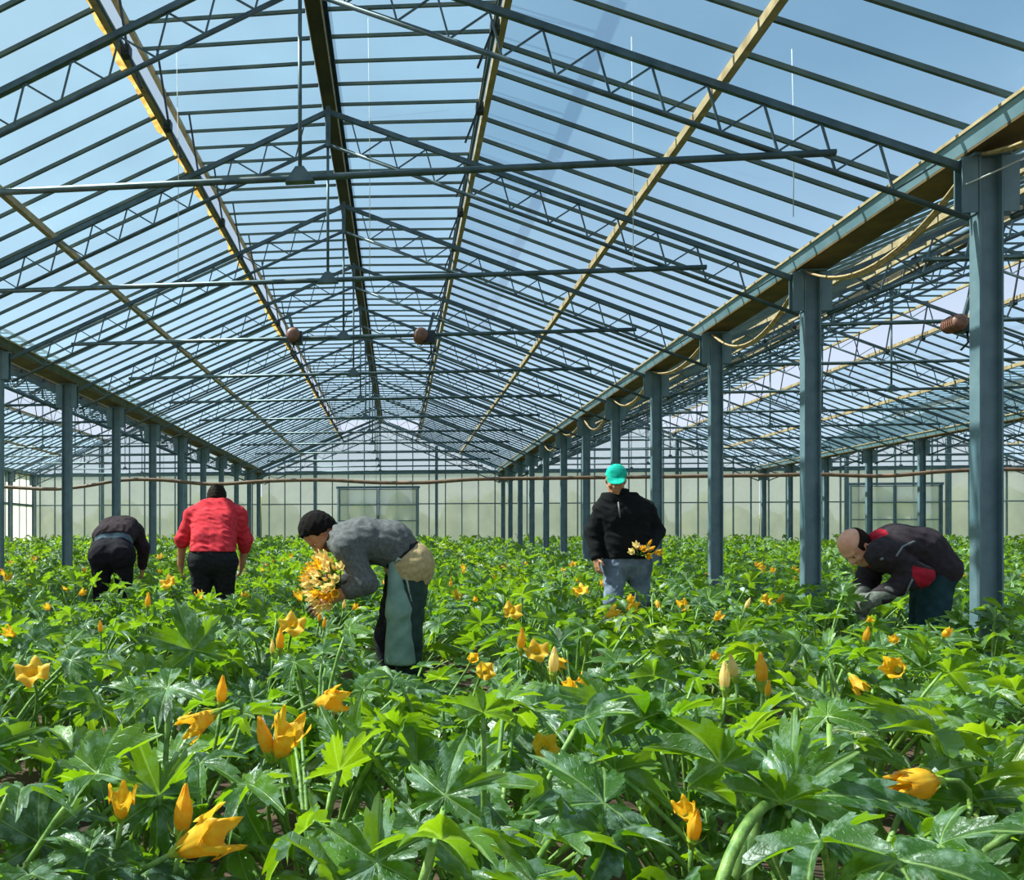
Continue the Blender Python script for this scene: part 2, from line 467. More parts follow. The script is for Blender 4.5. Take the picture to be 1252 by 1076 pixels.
# pale strings hanging from the roof
for i, (x, yt, ybm, zc, nm) in enumerate(((450, 22, 330, 9.2, 'left of the ridge beam'), (772, 45, 330, 7.4, 'crossing the right roof slope at mid width'), (968, 60, 265, 6.6, 'nearest the right gutter'), (216, 60, 340, 8.2, 'hanging over the left roof slope'))):
    a = P(x, yt, zc); c = P(x + 2, ybm, zc); m = MB()
    m.tube([a, a.lerp(c, .5) + Vector((.01,0,0)), c], .0035, 5); o = m.build('hanging_string', M['string'], None, True)
    tag(o, 'thin pale string ' + nm, 'string', 'strings hanging from the roof')
# ---- vent motors
def motor(loc, s, label):
    r = empty('vent_motor', loc, label=label, cat='motor', group='round vent motors in the roof')
    m = MB(); m.tube([(-.05,-.14,0),(-.05,-.12,0),(-.05,.10,0),(-.05,.12,0)], [.05,.085,.085,.05], 14); m.build('motor_body', M['motor'], r, True)
    m = MB()
    for i in range(6): m.tube([(-.05,-.10+.036*i,0),(-.05,-.09+.036*i,0)], .094, 14)
    m.build('cooling_fins', M['motor'], r)
    m = MB(); m.box((.04*s-.05,-.07,-.10),(.04*s+.10,.07,.05)); m.build('gearbox', M['dark'], r)
    m = MB(); m.tube([(.06*s+.02,-.02,-.1),(.09*s,-.02,-.22),(.04*s,.03,-.30)], .012, 6); m.build('power_lead', M['dark'], r, True)
    m = MB(); m.beam((.05*s,0,.04),(.12*s,0,.30), .04, .04, up=(0,1,0)); m.build('mount_arm', M['truss'], r)
a = P(364, 411, 10.7); motor((a.x, a.y, a.z), -1, 'rusty orange round vent motor on the left vent rail of the middle bay')
a = P(519, 411, 10.7); motor((a.x, a.y, a.z), 1, 'rusty orange round vent motor on the right vent rail of the middle bay')
a = P(1172, 396, 9.4); motor((a.x, a.y, a.z), 1, 'dark tangled vent motor below the open white vent strip at right')

# ---- hedge outside
m = MB(); rnd = random.Random(3)
n = 90
for i in range(n):
    x = -32 + 80 * i / n; h = 2.0 + rnd.random() * 1.6; y = YB + 6 + rnd.random()
    ring = []; k = 10
    for j in range(6):
        ph = j / 5 * math.pi
        for q in range(k):
            th = 2*math.pi*q/k; rr = math.sin(ph) * (.75 + rnd.random()*.3) + .02
            ring.append((x + rr*math.cos(th)*.9, y + rr*math.sin(th)*.9, -.05 + h*(1-math.cos(ph))/2))
    fs = [(j*k+q, j*k+(q+1)%k, (j+1)*k+(q+1)%k, (j+1)*k+q) for j in range(5) for q in range(k)]
    m.add(ring, fs)
o = m.build('hedge', M['hedge'], None, True); tag(o, 'green hedge blurred behind the frosted rear wall', 'hedge', kind='stuff')
# ================================================================ courgette crop
def mat_leaf():
    k = NT('courgette_leaf'); 
    uv = k.n('ShaderNodeUVMap'); uv.uv_map = 'leaf'
    sp = k.n('ShaderNodeSeparateXYZ'); k.l(uv.outputs[0], sp.inputs[0])
    co = k.coord('Object')
    # sp.X: distance from the leaf centre 0..1, sp.Y: signed angle from the lobe's main vein (-1..1)
    ab = k.n('ShaderNodeMath', operation='ABSOLUTE'); k.l(sp.outputs['Y'], ab.inputs[0])
    ad = k.n('ShaderNodeMath', operation='MULTIPLY'); k.l(ab.outputs[0], ad.inputs[0]); k.l(sp.outputs['X'], ad.inputs[1])
    vein = k.n('ShaderNodeMapRange'); vein.inputs['From Min'].default_value = .015; vein.inputs['From Max'].default_value = .06
    vein.inputs['To Min'].default_value = 1; vein.inputs['To Max'].default_value = 0
    k.l(ad.outputs[0], vein.inputs['Value'])
    # side veins
    sv = k.n('ShaderNodeMath', operation='SUBTRACT'); k.l(sp.outputs['X'], sv.inputs[0])
    sm = k.n('ShaderNodeMath', operation='MULTIPLY', i_1=.45); k.l(ad.outputs[0], sm.inputs[0]); k.l(sm.outputs[0], sv.inputs[1])
    sx = k.n('ShaderNodeMath', operation='MULTIPLY', i_1=52.0); k.l(sv.outputs[0], sx.inputs[0])
    sn = k.n('ShaderNodeMath', operation='SINE'); k.l(sx.outputs[0], sn.inputs[0])
    side = k.n('ShaderNodeMapRange'); side.inputs['From Min'].default_value = .86; side.inputs['From Max'].default_value = 1; k.l(sn.outputs[0], side.inputs['Value'])
    side.inputs['To Max'].default_value = .26
    # silver mottling between veins, made stronger to paint in the grey-blue leaf sheen
    nz = k.noise(26, 4, .6, vec=co)
    oi = k.n('ShaderNodeObjectInfo')
    mot = k.n('ShaderNodeMapRange'); mot.inputs['From Min'].default_value = .49; mot.inputs['From Max'].default_value = .64; k.l(nz.outputs['Fac'], mot.inputs['Value'])
    mo2 = k.n('ShaderNodeMath', operation='MULTIPLY', i_1=.72); k.l(mot.outputs[0], mo2.inputs[0])
    big = k.noise(3.1, 2, .5, vec=co)
    base = k.ramp(big.outputs['Fac'], [(.30, srgb(20,48,22)), (.5, srgb(52,92,28)), (.68, srgb(108,148,36))])
    c1 = k.mix(mo2.outputs[0], base.outputs['Color'], srgb(140,168,146))
    vm = k.n('ShaderNodeMath', operation='MAXIMUM'); k.l(vein.outputs[0], vm.inputs[0]); k.l(side.outputs[0], vm.inputs[1])
    vm2 = k.n('ShaderNodeMath', operation='MULTIPLY', i_1=.55); k.l(vm.outputs[0], vm2.inputs[0])
    c2 = k.mix(vm2.outputs[0], c1, srgb(158,190,110))
    b = k.n('ShaderNodeBsdfPrincipled'); b.inputs['Roughness'].default_value = .38; b.inputs['Specular IOR Level'].default_value = .6
    k.l(c2, b.inputs['Base Color'])
    bp = k.n('ShaderNodeBump'); bp.inputs['Strength'].default_value = .55; bp.inputs['Distance'].default_value = .006
    hh = k.n('ShaderNodeMath', operation='SUBTRACT'); k.l(nz.outputs['Fac'], hh.inputs[0]); k.l(vm.outputs[0], hh.inputs[1])
    k.l(hh.outputs[0], bp.inputs['Height']); k.l(bp.outputs['Normal'], b.inputs['Normal'])
    tl = k.n('ShaderNodeBsdfTranslucent')
    tcol = k.ramp(big.outputs['Fac'], [(.3, srgb(116,178,8)), (.7, srgb(184,216,20))])
    tv = k.mix(vm2.outputs[0], tcol.outputs['Color'], srgb(205,235,90)); k.l(tv, tl.inputs['Color'])
    ms = k.n('ShaderNodeMixShader'); ms.inputs[0].default_value = .40
    k.l(b.outputs[0], ms.inputs[1]); k.l(tl.outputs[0], ms.inputs[2])
    return k.surf(ms.outputs[0])

def mat_petal(name, c1, c2):
    k = NT(name); co = k.coord('Object')
    nz = k.noise(40, 3, vec=co); r = k.ramp(nz.outputs['Fac'], [(.35, c1), (.65, c2)])
    b = k.n('ShaderNodeBsdfPrincipled'); b.inputs['Roughness'].default_value = .55; k.l(r.outputs['Color'], b.inputs['Base Color'])
    tl = k.n('ShaderNodeBsdfTranslucent'); k.l(r.outputs['Color'], tl.inputs['Color'])
    ms = k.n('ShaderNodeMixShader'); ms.inputs[0].default_value = .45; k.l(b.outputs[0], ms.inputs[1]); k.l(tl.outputs[0], ms.inputs[2])
    return k.surf(ms.outputs[0])

M['leaf'] = mat_leaf()
M['stem'] = mat_plain('pale_green_stalk', srgb(80,118,46), srgb(138,168,84), 30, .5, bump=.3)
M['petal'] = mat_petal('orange_yellow_petal', srgb(254,184,24), srgb(255,214,66))
M['petal_pale'] = mat_petal('pale_yellow_petal', srgb(252,216,118), srgb(254,234,170))
M['sepal'] = mat_plain('green_flower_base', srgb(120,160,50), srgb(170,180,60), 30, .5)

LOBES = [(0.0, 1.0), (1.02, .93), (-1.02, .93), (2.02, .72), (-2.02, .72)]
def leaf_arrays(rng, R, nth, nr, droop, fold, cup):
    """a lobed, saw-edged courgette leaf; petiole joins at the origin, tip along +x, upper face +z"""
    th = np.linspace(-math.pi * .93, math.pi * .93, nth)
    jit = [(a + rng.uniform(-.07, .07), l * rng.uniform(.9, 1.08)) for a, l in LOBES]
    r = np.full(nth, .36); near = np.full(nth, 9.0)
    for a, l in jit:
        d = np.abs(th - a); pk = np.clip(1 - d / .50, 0, 1) ** .72
        r = np.maximum(r, .36 + (l - .36) * pk)
        sd = th - a; near = np.where(np.abs(sd) < np.abs(near), sd, near)
    nt = nth / 3.0
    teeth = (np.arange(nth) % 3) / 2.0
    r = r * (1 - .20 * (teeth > .9) - .05 * (teeth == .5)) * R
    r *= 1 + rng.normal(0, .02, nth)
    back = np.clip((np.abs(th) - 2.45) / .5, 0, 1); r *= 1 - .35 * back
    ang = near / .52
    rho = np.linspace(0, 1, nr + 1)[1:] ** .9
    V = [np.array([[0., 0., 0.]])]; U = [np.array([[0., 0.]])]
    ph = rng.uniform(0, 6.28); pw = rng.integers(4, 7)
    for q in rho:
        rr = r * q
        if q < .99: rr = R * q * (.36 + (r / R - .36) * q ** .5)
        x = rr * np.cos(th); y = rr * np.sin(th)
        fo = fold * rr * np.minimum(np.abs(ang), 1.1)
        z = fo + cup * rr - droop * (rr ** 2) / R + .05 * R * q * np.sin(pw * th + ph) + rng.normal(0, .012 * R * q, nth)
        V.append(np.stack([x, y, z], 1)); U.append(np.stack([np.full(nth, q), np.clip(ang, -1, 1)], 1))
    V = np.concatenate(V); U = np.concatenate(U)
    Fq = []
    for j in range(nth - 1): Fq.append((0, 1 + j, 2 + j, -1))
    for i in range(nr - 1):
        for j in range(nth - 1):
            a = 1 + i * nth + j; Fq.append((a, a + nth, a + nth + 1, a + 1))
    return V, U, np.array(Fq)

def frame(tip, nrm):
    x = np.array(tip, float); x /= np.linalg.norm(x); z = np.array(nrm, float); z -= x * z.dot(x); z /= np.linalg.norm(z)
    return np.stack([x, np.cross(z, x), z], 0)     # rows: images of local axes

def mesh_from(name, V, U, Fq, mat):
    me = bpy.data.meshes.new(name)
    tri = Fq[:, 3] < 0; ln = np.where(tri, 3, 4)
    loops = Fq.reshape(-1); loops = loops[loops >= 0]
    me.vertices.add(len(V)); me.vertices.foreach_set('co', V.astype(np.float32).ravel())
    me.loops.add(len(loops)); me.loops.foreach_set('vertex_index', loops.astype(np.int32))
    me.polygons.add(len(Fq)); st = np.concatenate([[0], np.cumsum(ln)[:-1]])
    me.polygons.foreach_set('loop_start', st.astype(np.int32))
    me.polygons.foreach_set('use_smooth', np.ones(len(Fq), bool))
    me.update(calc_edges=True)
    uv = me.uv_layers.new(name='leaf'); uv.data.foreach_set('uv', U[loops].astype(np.float32).ravel())
    me.materials.append(mat); me.validate()
    return me

class Leaves:
    def __init__(self): self.V = []; self.U = []; self.F = []; self.n = 0
    def add(self, V, U, Fq):
        self.V.append(V); self.U.append(U); G = Fq.copy(); G[G >= 0] += self.n; self.F.append(G); self.n += len(V)
    def arrays(self): return np.concatenate(self.V), np.concatenate(self.U), np.concatenate(self.F)
    def mesh(self, name='foliage'): return mesh_from(name, *self.arrays(), M['leaf'])

def bez(p0, p1, p2, n):
    out = []
    for i in range(n + 1):
        u = i / n; out.append(tuple((1-u)**2*a + 2*u*(1-u)*b + u*u*c for a, b, c in zip(p0, p1, p2)))
    return out

def plant_geo(seed, nleaf=26, nth=85, nr=4, hgt=.64, pet_n=6, xf=None):
    rng = np.random.default_rng(seed); L = Leaves(); st = MB()
    st.tube([(0,0,-.02),(.01,0,.08),(.02,.01,.17)], [.022,.024,.014], 7)
    for i in range(nleaf):
        f = (i + .5) / nleaf                      # 0 outer/old .. 1 inner/young
        az = i * 2.39996 + rng.uniform(-.35, .35)
        tilt = (1.08 - .85 * f) + rng.uniform(-.13, .13)
        top = hgt * (.55 + .5 * f ** .7) * rng.uniform(.82, 1.14)
        reach = min(top * math.tan(tilt) * .62, .46) + .03
        d = np.array([math.cos(az), math.sin(az), 0])
        e = d * reach; e[2] = top - .02
        R = (.172 - .055 * f) * rng.uniform(.82, 1.15)
        pitch = rng.uniform(-.35, .85) if f < .6 else rng.uniform(.1, 1.15)   # tip up for young leaves
        if rng.random() < .3: pitch -= .7
        tip = d * math.cos(pitch) + np.array([0, 0, math.sin(pitch)])
        side = rng.normal(0, .5)
        nrm = np.array([-math.sin(pitch) * d[0], -math.sin(pitch) * d[1], math.cos(pitch)]) + np.array([-d[1], d[0], 0]) * side
        V, U, Fq = leaf_arrays(rng, R, nth, nr, rng.uniform(.15, .75), rng.uniform(.10, .32) + .25 * f, rng.uniform(-.05, .3))
        V = (V + np.array([.02, 0, 0])) @ frame(tip, nrm) + e
        if xf is not None and blocked(V @ xf[0] + xf[1]): continue
        b0 = np.array([.015*d[0], .015*d[1], .06 + .09 * f])
        mid = b0 * .5 + e * .5 + np.array([0, 0, .12 * (1 - f) + .02]) - d * .05
        pts = bez(b0, mid, e, pet_n)
        st.tube(pts, [.0082 - .003 * q / pet_n for q in range(pet_n + 1)], 6)
        L.add(V, U, Fq)
    return L, st

# ---- blossoms
def petal_tube(profile, n_lobes=5, seg=30, spread=0, rag=.0, seed=0, pale=False, ribs=.05):
    """corolla from profile [(t along, radius)], last rings split into pointed lobes"""
    rnd = random.Random(seed); V = []; Fs = []; k = len(profile)
    for i, (h, r) in enumerate(profile):
        u = i / (k - 1); lobe = max(0, (u - .55) / .45)
        for j in range(seg):
            a = 2 * math.pi * j / seg; c = .5 + .5 * math.cos(n_lobes * a)        # 1 at lobe tip
            hh = h - lobe * (1 - c) * .068 * (1 if spread >= 0 else .4)
            rr = r * (1 + ribs * math.cos(2 * n_lobes * a)) * (1 - lobe * (1 - c) * .15) + rag * lobe * rnd.uniform(-1, 1)
            V.append((rr * math.cos(a), rr * math.sin(a), hh + rag * lobe * rnd.uniform(-1, 1)))
    for i in range(k - 1):
        for j in range(seg):
            Fs.append((i*seg+j, i*seg+(j+1)%seg, (i+1)*seg+(j+1)%seg, (i+1)*seg+j))
    return V, Fs
PROF = {
 'open': [(0,.014),(.012,.020),(.03,.024),(.05,.030),(.068,.042),(.082,.060),(.090,.078),(.092,.092)],
 'half': [(0,.013),(.015,.020),(.035,.025),(.058,.030),(.080,.037),(.100,.044),(.115,.048),(.126,.046)],
 'bud':  [(0,.009),(.012,.013),(.030,.017),(.052,.0185),(.072,.0155),(.090,.010),(.106,.006),(.114,.002)],
 'wilt': [(0,.014),(.014,.022),(.034,.027),(.054,.026),(.072,.020),(.086,.020),(.096,.022),(.100,.014)],
}
FM = {}
def flower_meshes(kind):
    if kind in FM: return FM[kind]
    base = kind.split('_')[0]; res = []
    for sd in range(3):
        V, Fs = petal_tube(PROF[base], spread=-1 if base in ('bud',) else 0, rag={'open':.004,'half':.003,'bud':0,'wilt':.006}[base], seed=sd)
        m = MB(); m.add(V, Fs)
        me = bpy.data.meshes.new('petals'); me.from_pydata(m.v, [], m.f); me.polygons.foreach_set('use_smooth', [True]*len(m.f))
        me.materials.append(M['petal_pale'] if kind.endswith('pale') else M['petal']); me.update()
        s = MB(); s.tube([(0,0,-.022),(0,0,-.006),(0,0,.006),(0,0,.02)], [.007,.0125,.0155,.014], 9)
        for q in range(5):
            a = q * 1.2566 + .3; s.tube([(.013*math.cos(a),.013*math.sin(a),0),(.028*math.cos(a),.028*math.sin(a),.018),(.034*math.cos(a),.034*math.sin(a),.034)], [.0022,.0016,.0006], 4)
        se = bpy.data.meshes.new('calyx'); se.from_pydata(s.v, [], s.f); se.materials.append(M['sepal']); se.update()
        res.append((me, se))
    FM[kind] = res; return res

def rot_to(d, roll=0):
    return Vector(d).to_track_quat('Z', 'Y').to_matrix().to_4x4() @ Matrix.Rotation(roll, 4, 'Z')

def add_flower(plant, world_pos, direction, kind, scale, seed, stalk=True, label=None):
    """a blossom part (> calyx, flower_stalk) on the plant"""
    pm, se = flower_meshes(kind)[seed % 3]
    inv = plant.matrix_basis.inverted()
    mw = Matrix.Translation(world_pos) @ rot_to(direction, seed * 1.3) @ Matrix.Diagonal((scale, scale, scale, 1))
    o = bpy.data.objects.new('blossom' if not kind.startswith('bud') else 'flower_bud', pm); COL.objects.link(o); o.parent = plant; o.matrix_basis = inv @ mw
    c = bpy.data.objects.new('calyx', se); COL.objects.link(c); c.parent = o
    if label: o['label'] = label
    if stalk:
        base = plant.matrix_basis.translation + Vector((0, 0, .12)); d = Vector(direction).normalized()
        p2 = Vector(world_pos) - d * .018 * scale
        p1 = p2 - d * (p2 - base).length * .42; p1.z = max(p1.z, .1)
        pts = bez(base, p1, p2, 8)
        im = mw.inverted()
        m = MB(); m.tube([im @ Vector(p) for p in pts], .0055 / scale, 6)
        m.build('flower_stalk', M['stem'], o, True)
    return o

# ---- blossoms where the photo shows them
# (px x, px y, height z, kind, scale, direction (right, toward camera, up), label)
BL = [
 (219,1040,.52,'half',.98,(.8,.25,.45),'largest orange blossom, petals splayed right'), (222,1022,.52,'bud',.95,(.1,.1,1),None),
 (148,1000,.54,'half',.60,(.1,.25,.95),None), (340,925,.58,'half',.95,(.35,.3,.9),None), (330,925,.58,'bud',.95,(-.25,.2,1),None),
 (262,872,.62,'half',.85,(-.6,.4,-.3),None), (270,862,.63,'bud',.8,(.1,.2,1),None),
 (388,860,.62,'half',.85,(.55,.5,.2),None), (42,832,.62,'open',.68,(0,.6,.8),None),
 (357,770,.66,'open',.75,(.1,.75,.65),None), (342,796,.62,'bud',.95,(.05,.2,1),None), (333,800,.6,'bud_pale',.6,(0,0,1),None),
 (624,752,.66,'open',.68,(.1,.75,.65),None), (637,796,.62,'bud',.95,(.0,.2,1),None), (676,826,.6,'bud_pale',1.0,(.0,.2,1),None),
 (657,802,.6,'open',.6,(-.2,.6,.6),None), (676,803,.58,'half',.6,(.3,.4,-.3),None), (741,755,.66,'half',.72,(.7,.3,.6),None),
 (578,806,.6,'half',.5,(-.3,.8,.3),None), (592,822,.6,'open',.42,(0,.8,.3),None), (665,916,.55,'open',.42,(0,.85,.5),None),
 (1100,820,.62,'half',.85,(-.75,.6,.25),None), (1140,955,.60,'wilt',1.15,(-1,.25,-.05),'wilted yellow blossom lying on its side'),
 (886,845,.62,'bud_pale',.85,(0,0,1),None), (899,830,.62,'bud_pale',.8,(-.25,.1,1),None), (932,838,.62,'bud',1.0,(-.1,.1,1),None), (938,852,.6,'bud',.5,(0,.2,1),None),
 (874,758,.64,'half',.55,(.1,.7,.5),None), (911,745,.64,'bud_pale',.75,(.4,.1,1),None), (934,736,.66,'open',.5,(.2,.7,.5),None),
 (1057,786,.64,'bud',.7,(.1,.2,1),None), (1040,826,.6,'half',.6,(.2,.4,-.5),None), (1154,778,.64,'wilt',.6,(0,.5,.5),None), (1095,785,.64,'half',.45,(-.5,.5,.3),None),
 (123,774,.64,'bud',.6,(0,.2,1),None), (82,722,.66,'half',.6,(-.3,.5,.6),None), (97,727,.66,'half',.6,(.5,.4,.3),None), (180,744,.66,'bud',.95,(.1,.1,1),None), (18,778,.62,'half',.6,(-.3,.5,.4),None),
 (697,845,.58,'half',.55,(-.2,.6,.4),None), (706,842,.6,'half',.5,(.4,.4,.7),None), (841,1002,.5,'half',.5,(-.4,.5,.7),None), (846,1030,.5,'bud',.7,(0,.3,1),None),
 (390,760,.6,'bud',.6,(.1,.2,1),None), (368,735,.66,'half',.75,(-.3,.4,.8),None), (420,745,.6,'bud_pale',.7,(.1,.2,1),None), (432,745,.6,'half',.5,(.3,.6,.4),None),
 (396,768,.6,'bud',.6,(.1,.2,1),None), (551,718,.68,'bud',.75,(.0,.1,1),None), (565,700,.68,'half',.5,(.2,.6,.3),None), (457,702,.68,'half',.4,(.2,.8,.4),None),
 (705,712,.68,'half',.45,(0,.8,.5),None), (862,705,.68,'half',.5,(0,.8,.5),None), (905,690,.70,'half',.45,(0,.8,.5),None), (830,672,.8,'half',.6,(0,.8,.5),None), (819,683,.76,'half',.6,(0,.8,.5),None),
 (942,683,.74,'half',.6,(0,.8,.5),None), (1010,688,.74,'half',.6,(0,.8,.5),None), (985,678,.76,'half',.6,(0,.8,.5),None), (975,700,.7,'half',.55,(0,.8,.4),None), (1043,700,.7,'half',.6,(.3,.6,.5),None),
 (870,805,.6,'half',.4,(0,.8,.4),None), (735,716,.68,'half',.6,(0,.7,.5),None), (768,735,.66,'half',.6,(0,.8,.4),None), (803,735,.66,'wilt',.6,(0,.4,-.5),None), (600,690,.72,'half',.5,(0,.7,.4),None), (660,685,.74,'half',.5,(0,.7,.4),None),
 (1024,668,.8,'half',.6,(0,.8,.5),None), (1168,672,.78,'half',.6,(.3,.8,.5),None), (196,700,.7,'half',.5,(0,.8,.4),None), (330,690,.72,'half',.5,(0,.8,.4),None), (205,716,.66,'half',.45,(0,.8,.4),None),
 (60,745,.66,'half',.5,(0,.8,.4),None), (35,715,.68,'half',.4,(0,.8,.4),None), (580,735,.66,'half',.4,(0,.8,.4),None), (1060,760,.64,'half',.35,(0,.8,.4),None),
]

KEEP = []                       # spots that stay open to view in the photo: (x, y, radius in px, depth)
for x, y, z, kind, sc, d, lab in BL:
    zc = F * (EYE - z) / (y - CY)
    if zc < 7: KEEP.append((x + d[0] * 45 * sc / zc, y - d[2] * 45 * sc / zc, (66 if kind in ('open','half','wilt') else 45) * sc / zc, zc))
for y in (735, 760, 785): KEEP.append((492, y, 26, 4.6))
for x, y in ((375,738),(395,735)): KEEP.append((x, y, 14, 4.5))
for x, y in ((1055,735),(1100,722),(1150,725)): KEEP.append((x, y, 18, 5.0))
for x, y in ((221,692),(296,692)): KEEP.append((x, y, 10, 7.0))
for x, y in ((745,705),(785,705)): KEEP.append((x, y, 16, 6.9))
def blocked(W):
    zc = -W[:, 0] * math.sin(PSI) + W[:, 1] * math.cos(PSI); xc = W[:, 0] * math.cos(PSI) + W[:, 1] * math.sin(PSI)
    if (zc < .75).any(): return True
    u = CX + F * xc / zc; v = CY - F * (W[:, 2] - EYE) / zc
    if ((zc < 1.2) & (v < 800)).any(): return True
    for a, b, r, z in KEEP:
        if ((zc < z - .02) & ((u - a) ** 2 + (v - b) ** 2 < r * r)).any(): return True
    return False
# ---- plant prototypes (shared meshes)
PROTO = []
for sd in range(7):
    L, st = plant_geo(100 + sd)
    sm = bpy.data.meshes.new('stems'); sm.from_pydata(st.v, [], st.f); sm.polygons.foreach_set('use_smooth', [True]*len(st.f)); sm.materials.append(M['stem']); sm.update()
    PROTO.append((L.mesh(), sm))
FARP = []
for sd in range(5):
    L, st = plant_geo(200 + sd, nleaf=20, nth=25, nr=2, pet_n=2)
    FARP.append(L.arrays())

# where people stand: keep the crop low there  (x, y, radius)
PEOPLE_XY = {}
for nm, (x, y, zc) in {'grey': (500, 760, 4.76), 'cap': (765, 700, 7.14), 'red': (260, 690, 7.1), 'dark': (137, 680, 8.0), 'bald': (1120, 700, 5.26)}.items():
    p = P(x, y, zc); PEOPLE_XY[nm] = (p.x, p.y)
HERO_XY = []
def hfac(x, y):
    """crop height factor, taller towards the far end"""
    f = 1.0
    if y > 12: f = 1.0 + (y - 12) / 20 * .62
    for nm in ('grey',):
        a, b = PEOPLE_XY[nm]; d = math.hypot(x - a, y - b)
        if d < 1.0 and y < b + .2: f = min(f, .72 + .28 * max(0, d - .3) / .7)
    if PEOPLE_XY['grey'][1] - 1.6 < y < PEOPLE_XY['grey'][1] and abs(x - PEOPLE_XY['grey'][0] * y / PEOPLE_XY['grey'][1]) < .38: f = min(f, .62)
    return f

spots = []
rnd = random.Random(11)
row = -15.6
X = -14.35
while X < 22.8:
    y = 1.15 + rnd.random() * .4
    while y < YB - .75:
        xx = X + rnd.uniform(-.14, .14); yy = y + rnd.uniform(-.12, .12)
        y += .74
        if min(abs(xx - gx) for gx in GX) < .16: continue
        q = px((xx, yy, .45))
        if q[0] < -330 or q[0] > (1800 if yy < 8 else 1440): continue
        if any(math.hypot(xx - a, yy - b) < (.40 if nm == 'grey' else .36) for nm, (a, b) in PEOPLE_XY.items()): continue
        spots.append((xx, yy))
    X += .80
# the two nearest rows stand closer together
for _ in range(60):
    xx = rnd.uniform(-1.6, 2.3); yy = rnd.uniform(1.25, 3.0)
    if all(math.hypot(xx - a, yy - b) > .42 for a, b in spots) and -60 < px((xx, yy, .45))[0] < 1300: spots.append((xx, yy))
spots.sort(key=lambda s: math.hypot(s[0], s[1]) + (6 if not -40 < px((s[0], s[1], .5))[0] < 1290 else 0))

def place_name(x, y):
    q = px((x, y, .5))[0]
    side = 'left' if q < 330 else 'left of middle' if q < 560 else 'middle' if q < 760 else 'right of middle' if q < 980 else 'right'
    dist = 'in the near crop' if y < 4.5 else 'behind the grey-sweatered picker' if y < 7 else 'level with the capped picker' if y < 9.5 else 'beyond the pickers' if y < 13 else 'far back in the crop'
    return side, dist

right = Vector((math.cos(PSI), math.sin(PSI), 0)); fwd = Vector((-math.sin(PSI), math.cos(PSI), 0)); up = Vector((0, 0, 1))
def D3(d): return right * d[0] + up * d[1] - fwd * d[2]          # image right, up, towards the camera
NU = 90
# striking leaves of the foreground: (x, y, depth, tip, normal, size, droop, petiole base px or None)
HL = [(195,972,1.75,(-.35,.92,.1),(-.55,.2,-.8),.19,.15,None), (118,950,1.85,(-1,.25,.15),(.1,.9,.4),.17,.3,None), (205,842,2.15,(-.9,-.4,.4),(-.2,.9,.35),.23,.35,None),
 (110,1040,1.5,(-.85,-.1,.5),(-.2,.9,.4),.15,.3,None), (48,1030,1.65,(-.1,.9,-.4),(0,.45,.9),.18,.2,None), (588,1085,1.45,(-.6,.7,.1),(-.2,.8,.6),.21,.25,None),
 (738,982,1.68,(-1,.1,.25),(.1,.85,.5),.24,.3,None), (966,975,1.55,(1,.15,.3),(-.1,.85,.5),.27,.35,(880,1085)), (968,968,1.6,(.25,1,-.3),(-.9,.2,.4),.2,.1,(890,1090)),
 (958,952,1.62,(-1,.3,.1),(.2,.85,.4),.2,.3,(915,1050)), (1165,1092,1.38,(-.75,.6,.2),(-.1,.75,.65),.19,.3,None), (1172,1090,1.42,(.6,.75,0),(-.5,.5,.7),.18,.2,None),
 (1152,902,2.05,(-1,.28,.1),(.1,.9,.35),.29,.3,None), (742,872,2.25,(-.7,.4,.4),(0,.7,.7),.22,.3,None), (236,795,3.1,(-.35,.9,-.3),(.3,.5,.8),.30,.15,None),
 (432,930,2.0,(.1,1,.1),(-.7,.3,.6),.25,.2,None), (415,942,1.8,(.6,.75,.1),(-.5,.5,-.6),.17,.1,None), (655,870,2.3,(.9,.1,.4),(0,.9,.4),.24,.3,None),
 (300,985,1.9,(.6,.5,.5),(0,.8,.6),.19,.3,None), (845,960,2.0,(.2,.9,-.1),(.8,.2,.5),.22,.2,None), (1200,985,1.9,(.4,.8,.1),(-.4,.5,.8),.23,.2,None), (530,930,2.1,(-.8,.3,.4),(0,.8,.6),.22,.3,None)]
HEROES = []
for q in HL:
    p = P(q[0], q[1], q[2]); b = p if q[7] is None else P(q[7][0], q[7][1], q[2] * .92)
    best = min(range(NU), key=lambda n: math.hypot(spots[n][0] - b.x, spots[n][1] - b.y - .12)); HEROES.append(q + (best,))
def hero_leaf(L, st, q, mb):
    rng = np.random.default_rng(int(q[0] * 7 + q[1])); inv = mb.inverted()
    p = inv @ P(q[0], q[1], q[2]); r3 = inv.to_3x3().normalized()
    V, U, Fq = leaf_arrays(rng, q[5] * .82, 109, 5, q[6], .25, .1)
    L.add(V @ frame(r3 @ D3(q[3]), r3 @ D3(q[4])) + np.array(p), U, Fq)
    b = Vector((.01, 0, .08)); thick = .010
    mid = (b + p) * .5 - (r3 @ D3(q[3])) * .05 + Vector((0, 0, .03))
    if q[7]:
        w = inv @ P(q[7][0], q[7][1], q[2] * .92); thick = .0115; b = w + (w - p) * .45; b.z = .03; mid = w * 2 - (b + p) * .5
    st.tube(bez(b, mid, p, 12), [thick - .003 * n / 12 for n in range(13)], 9)

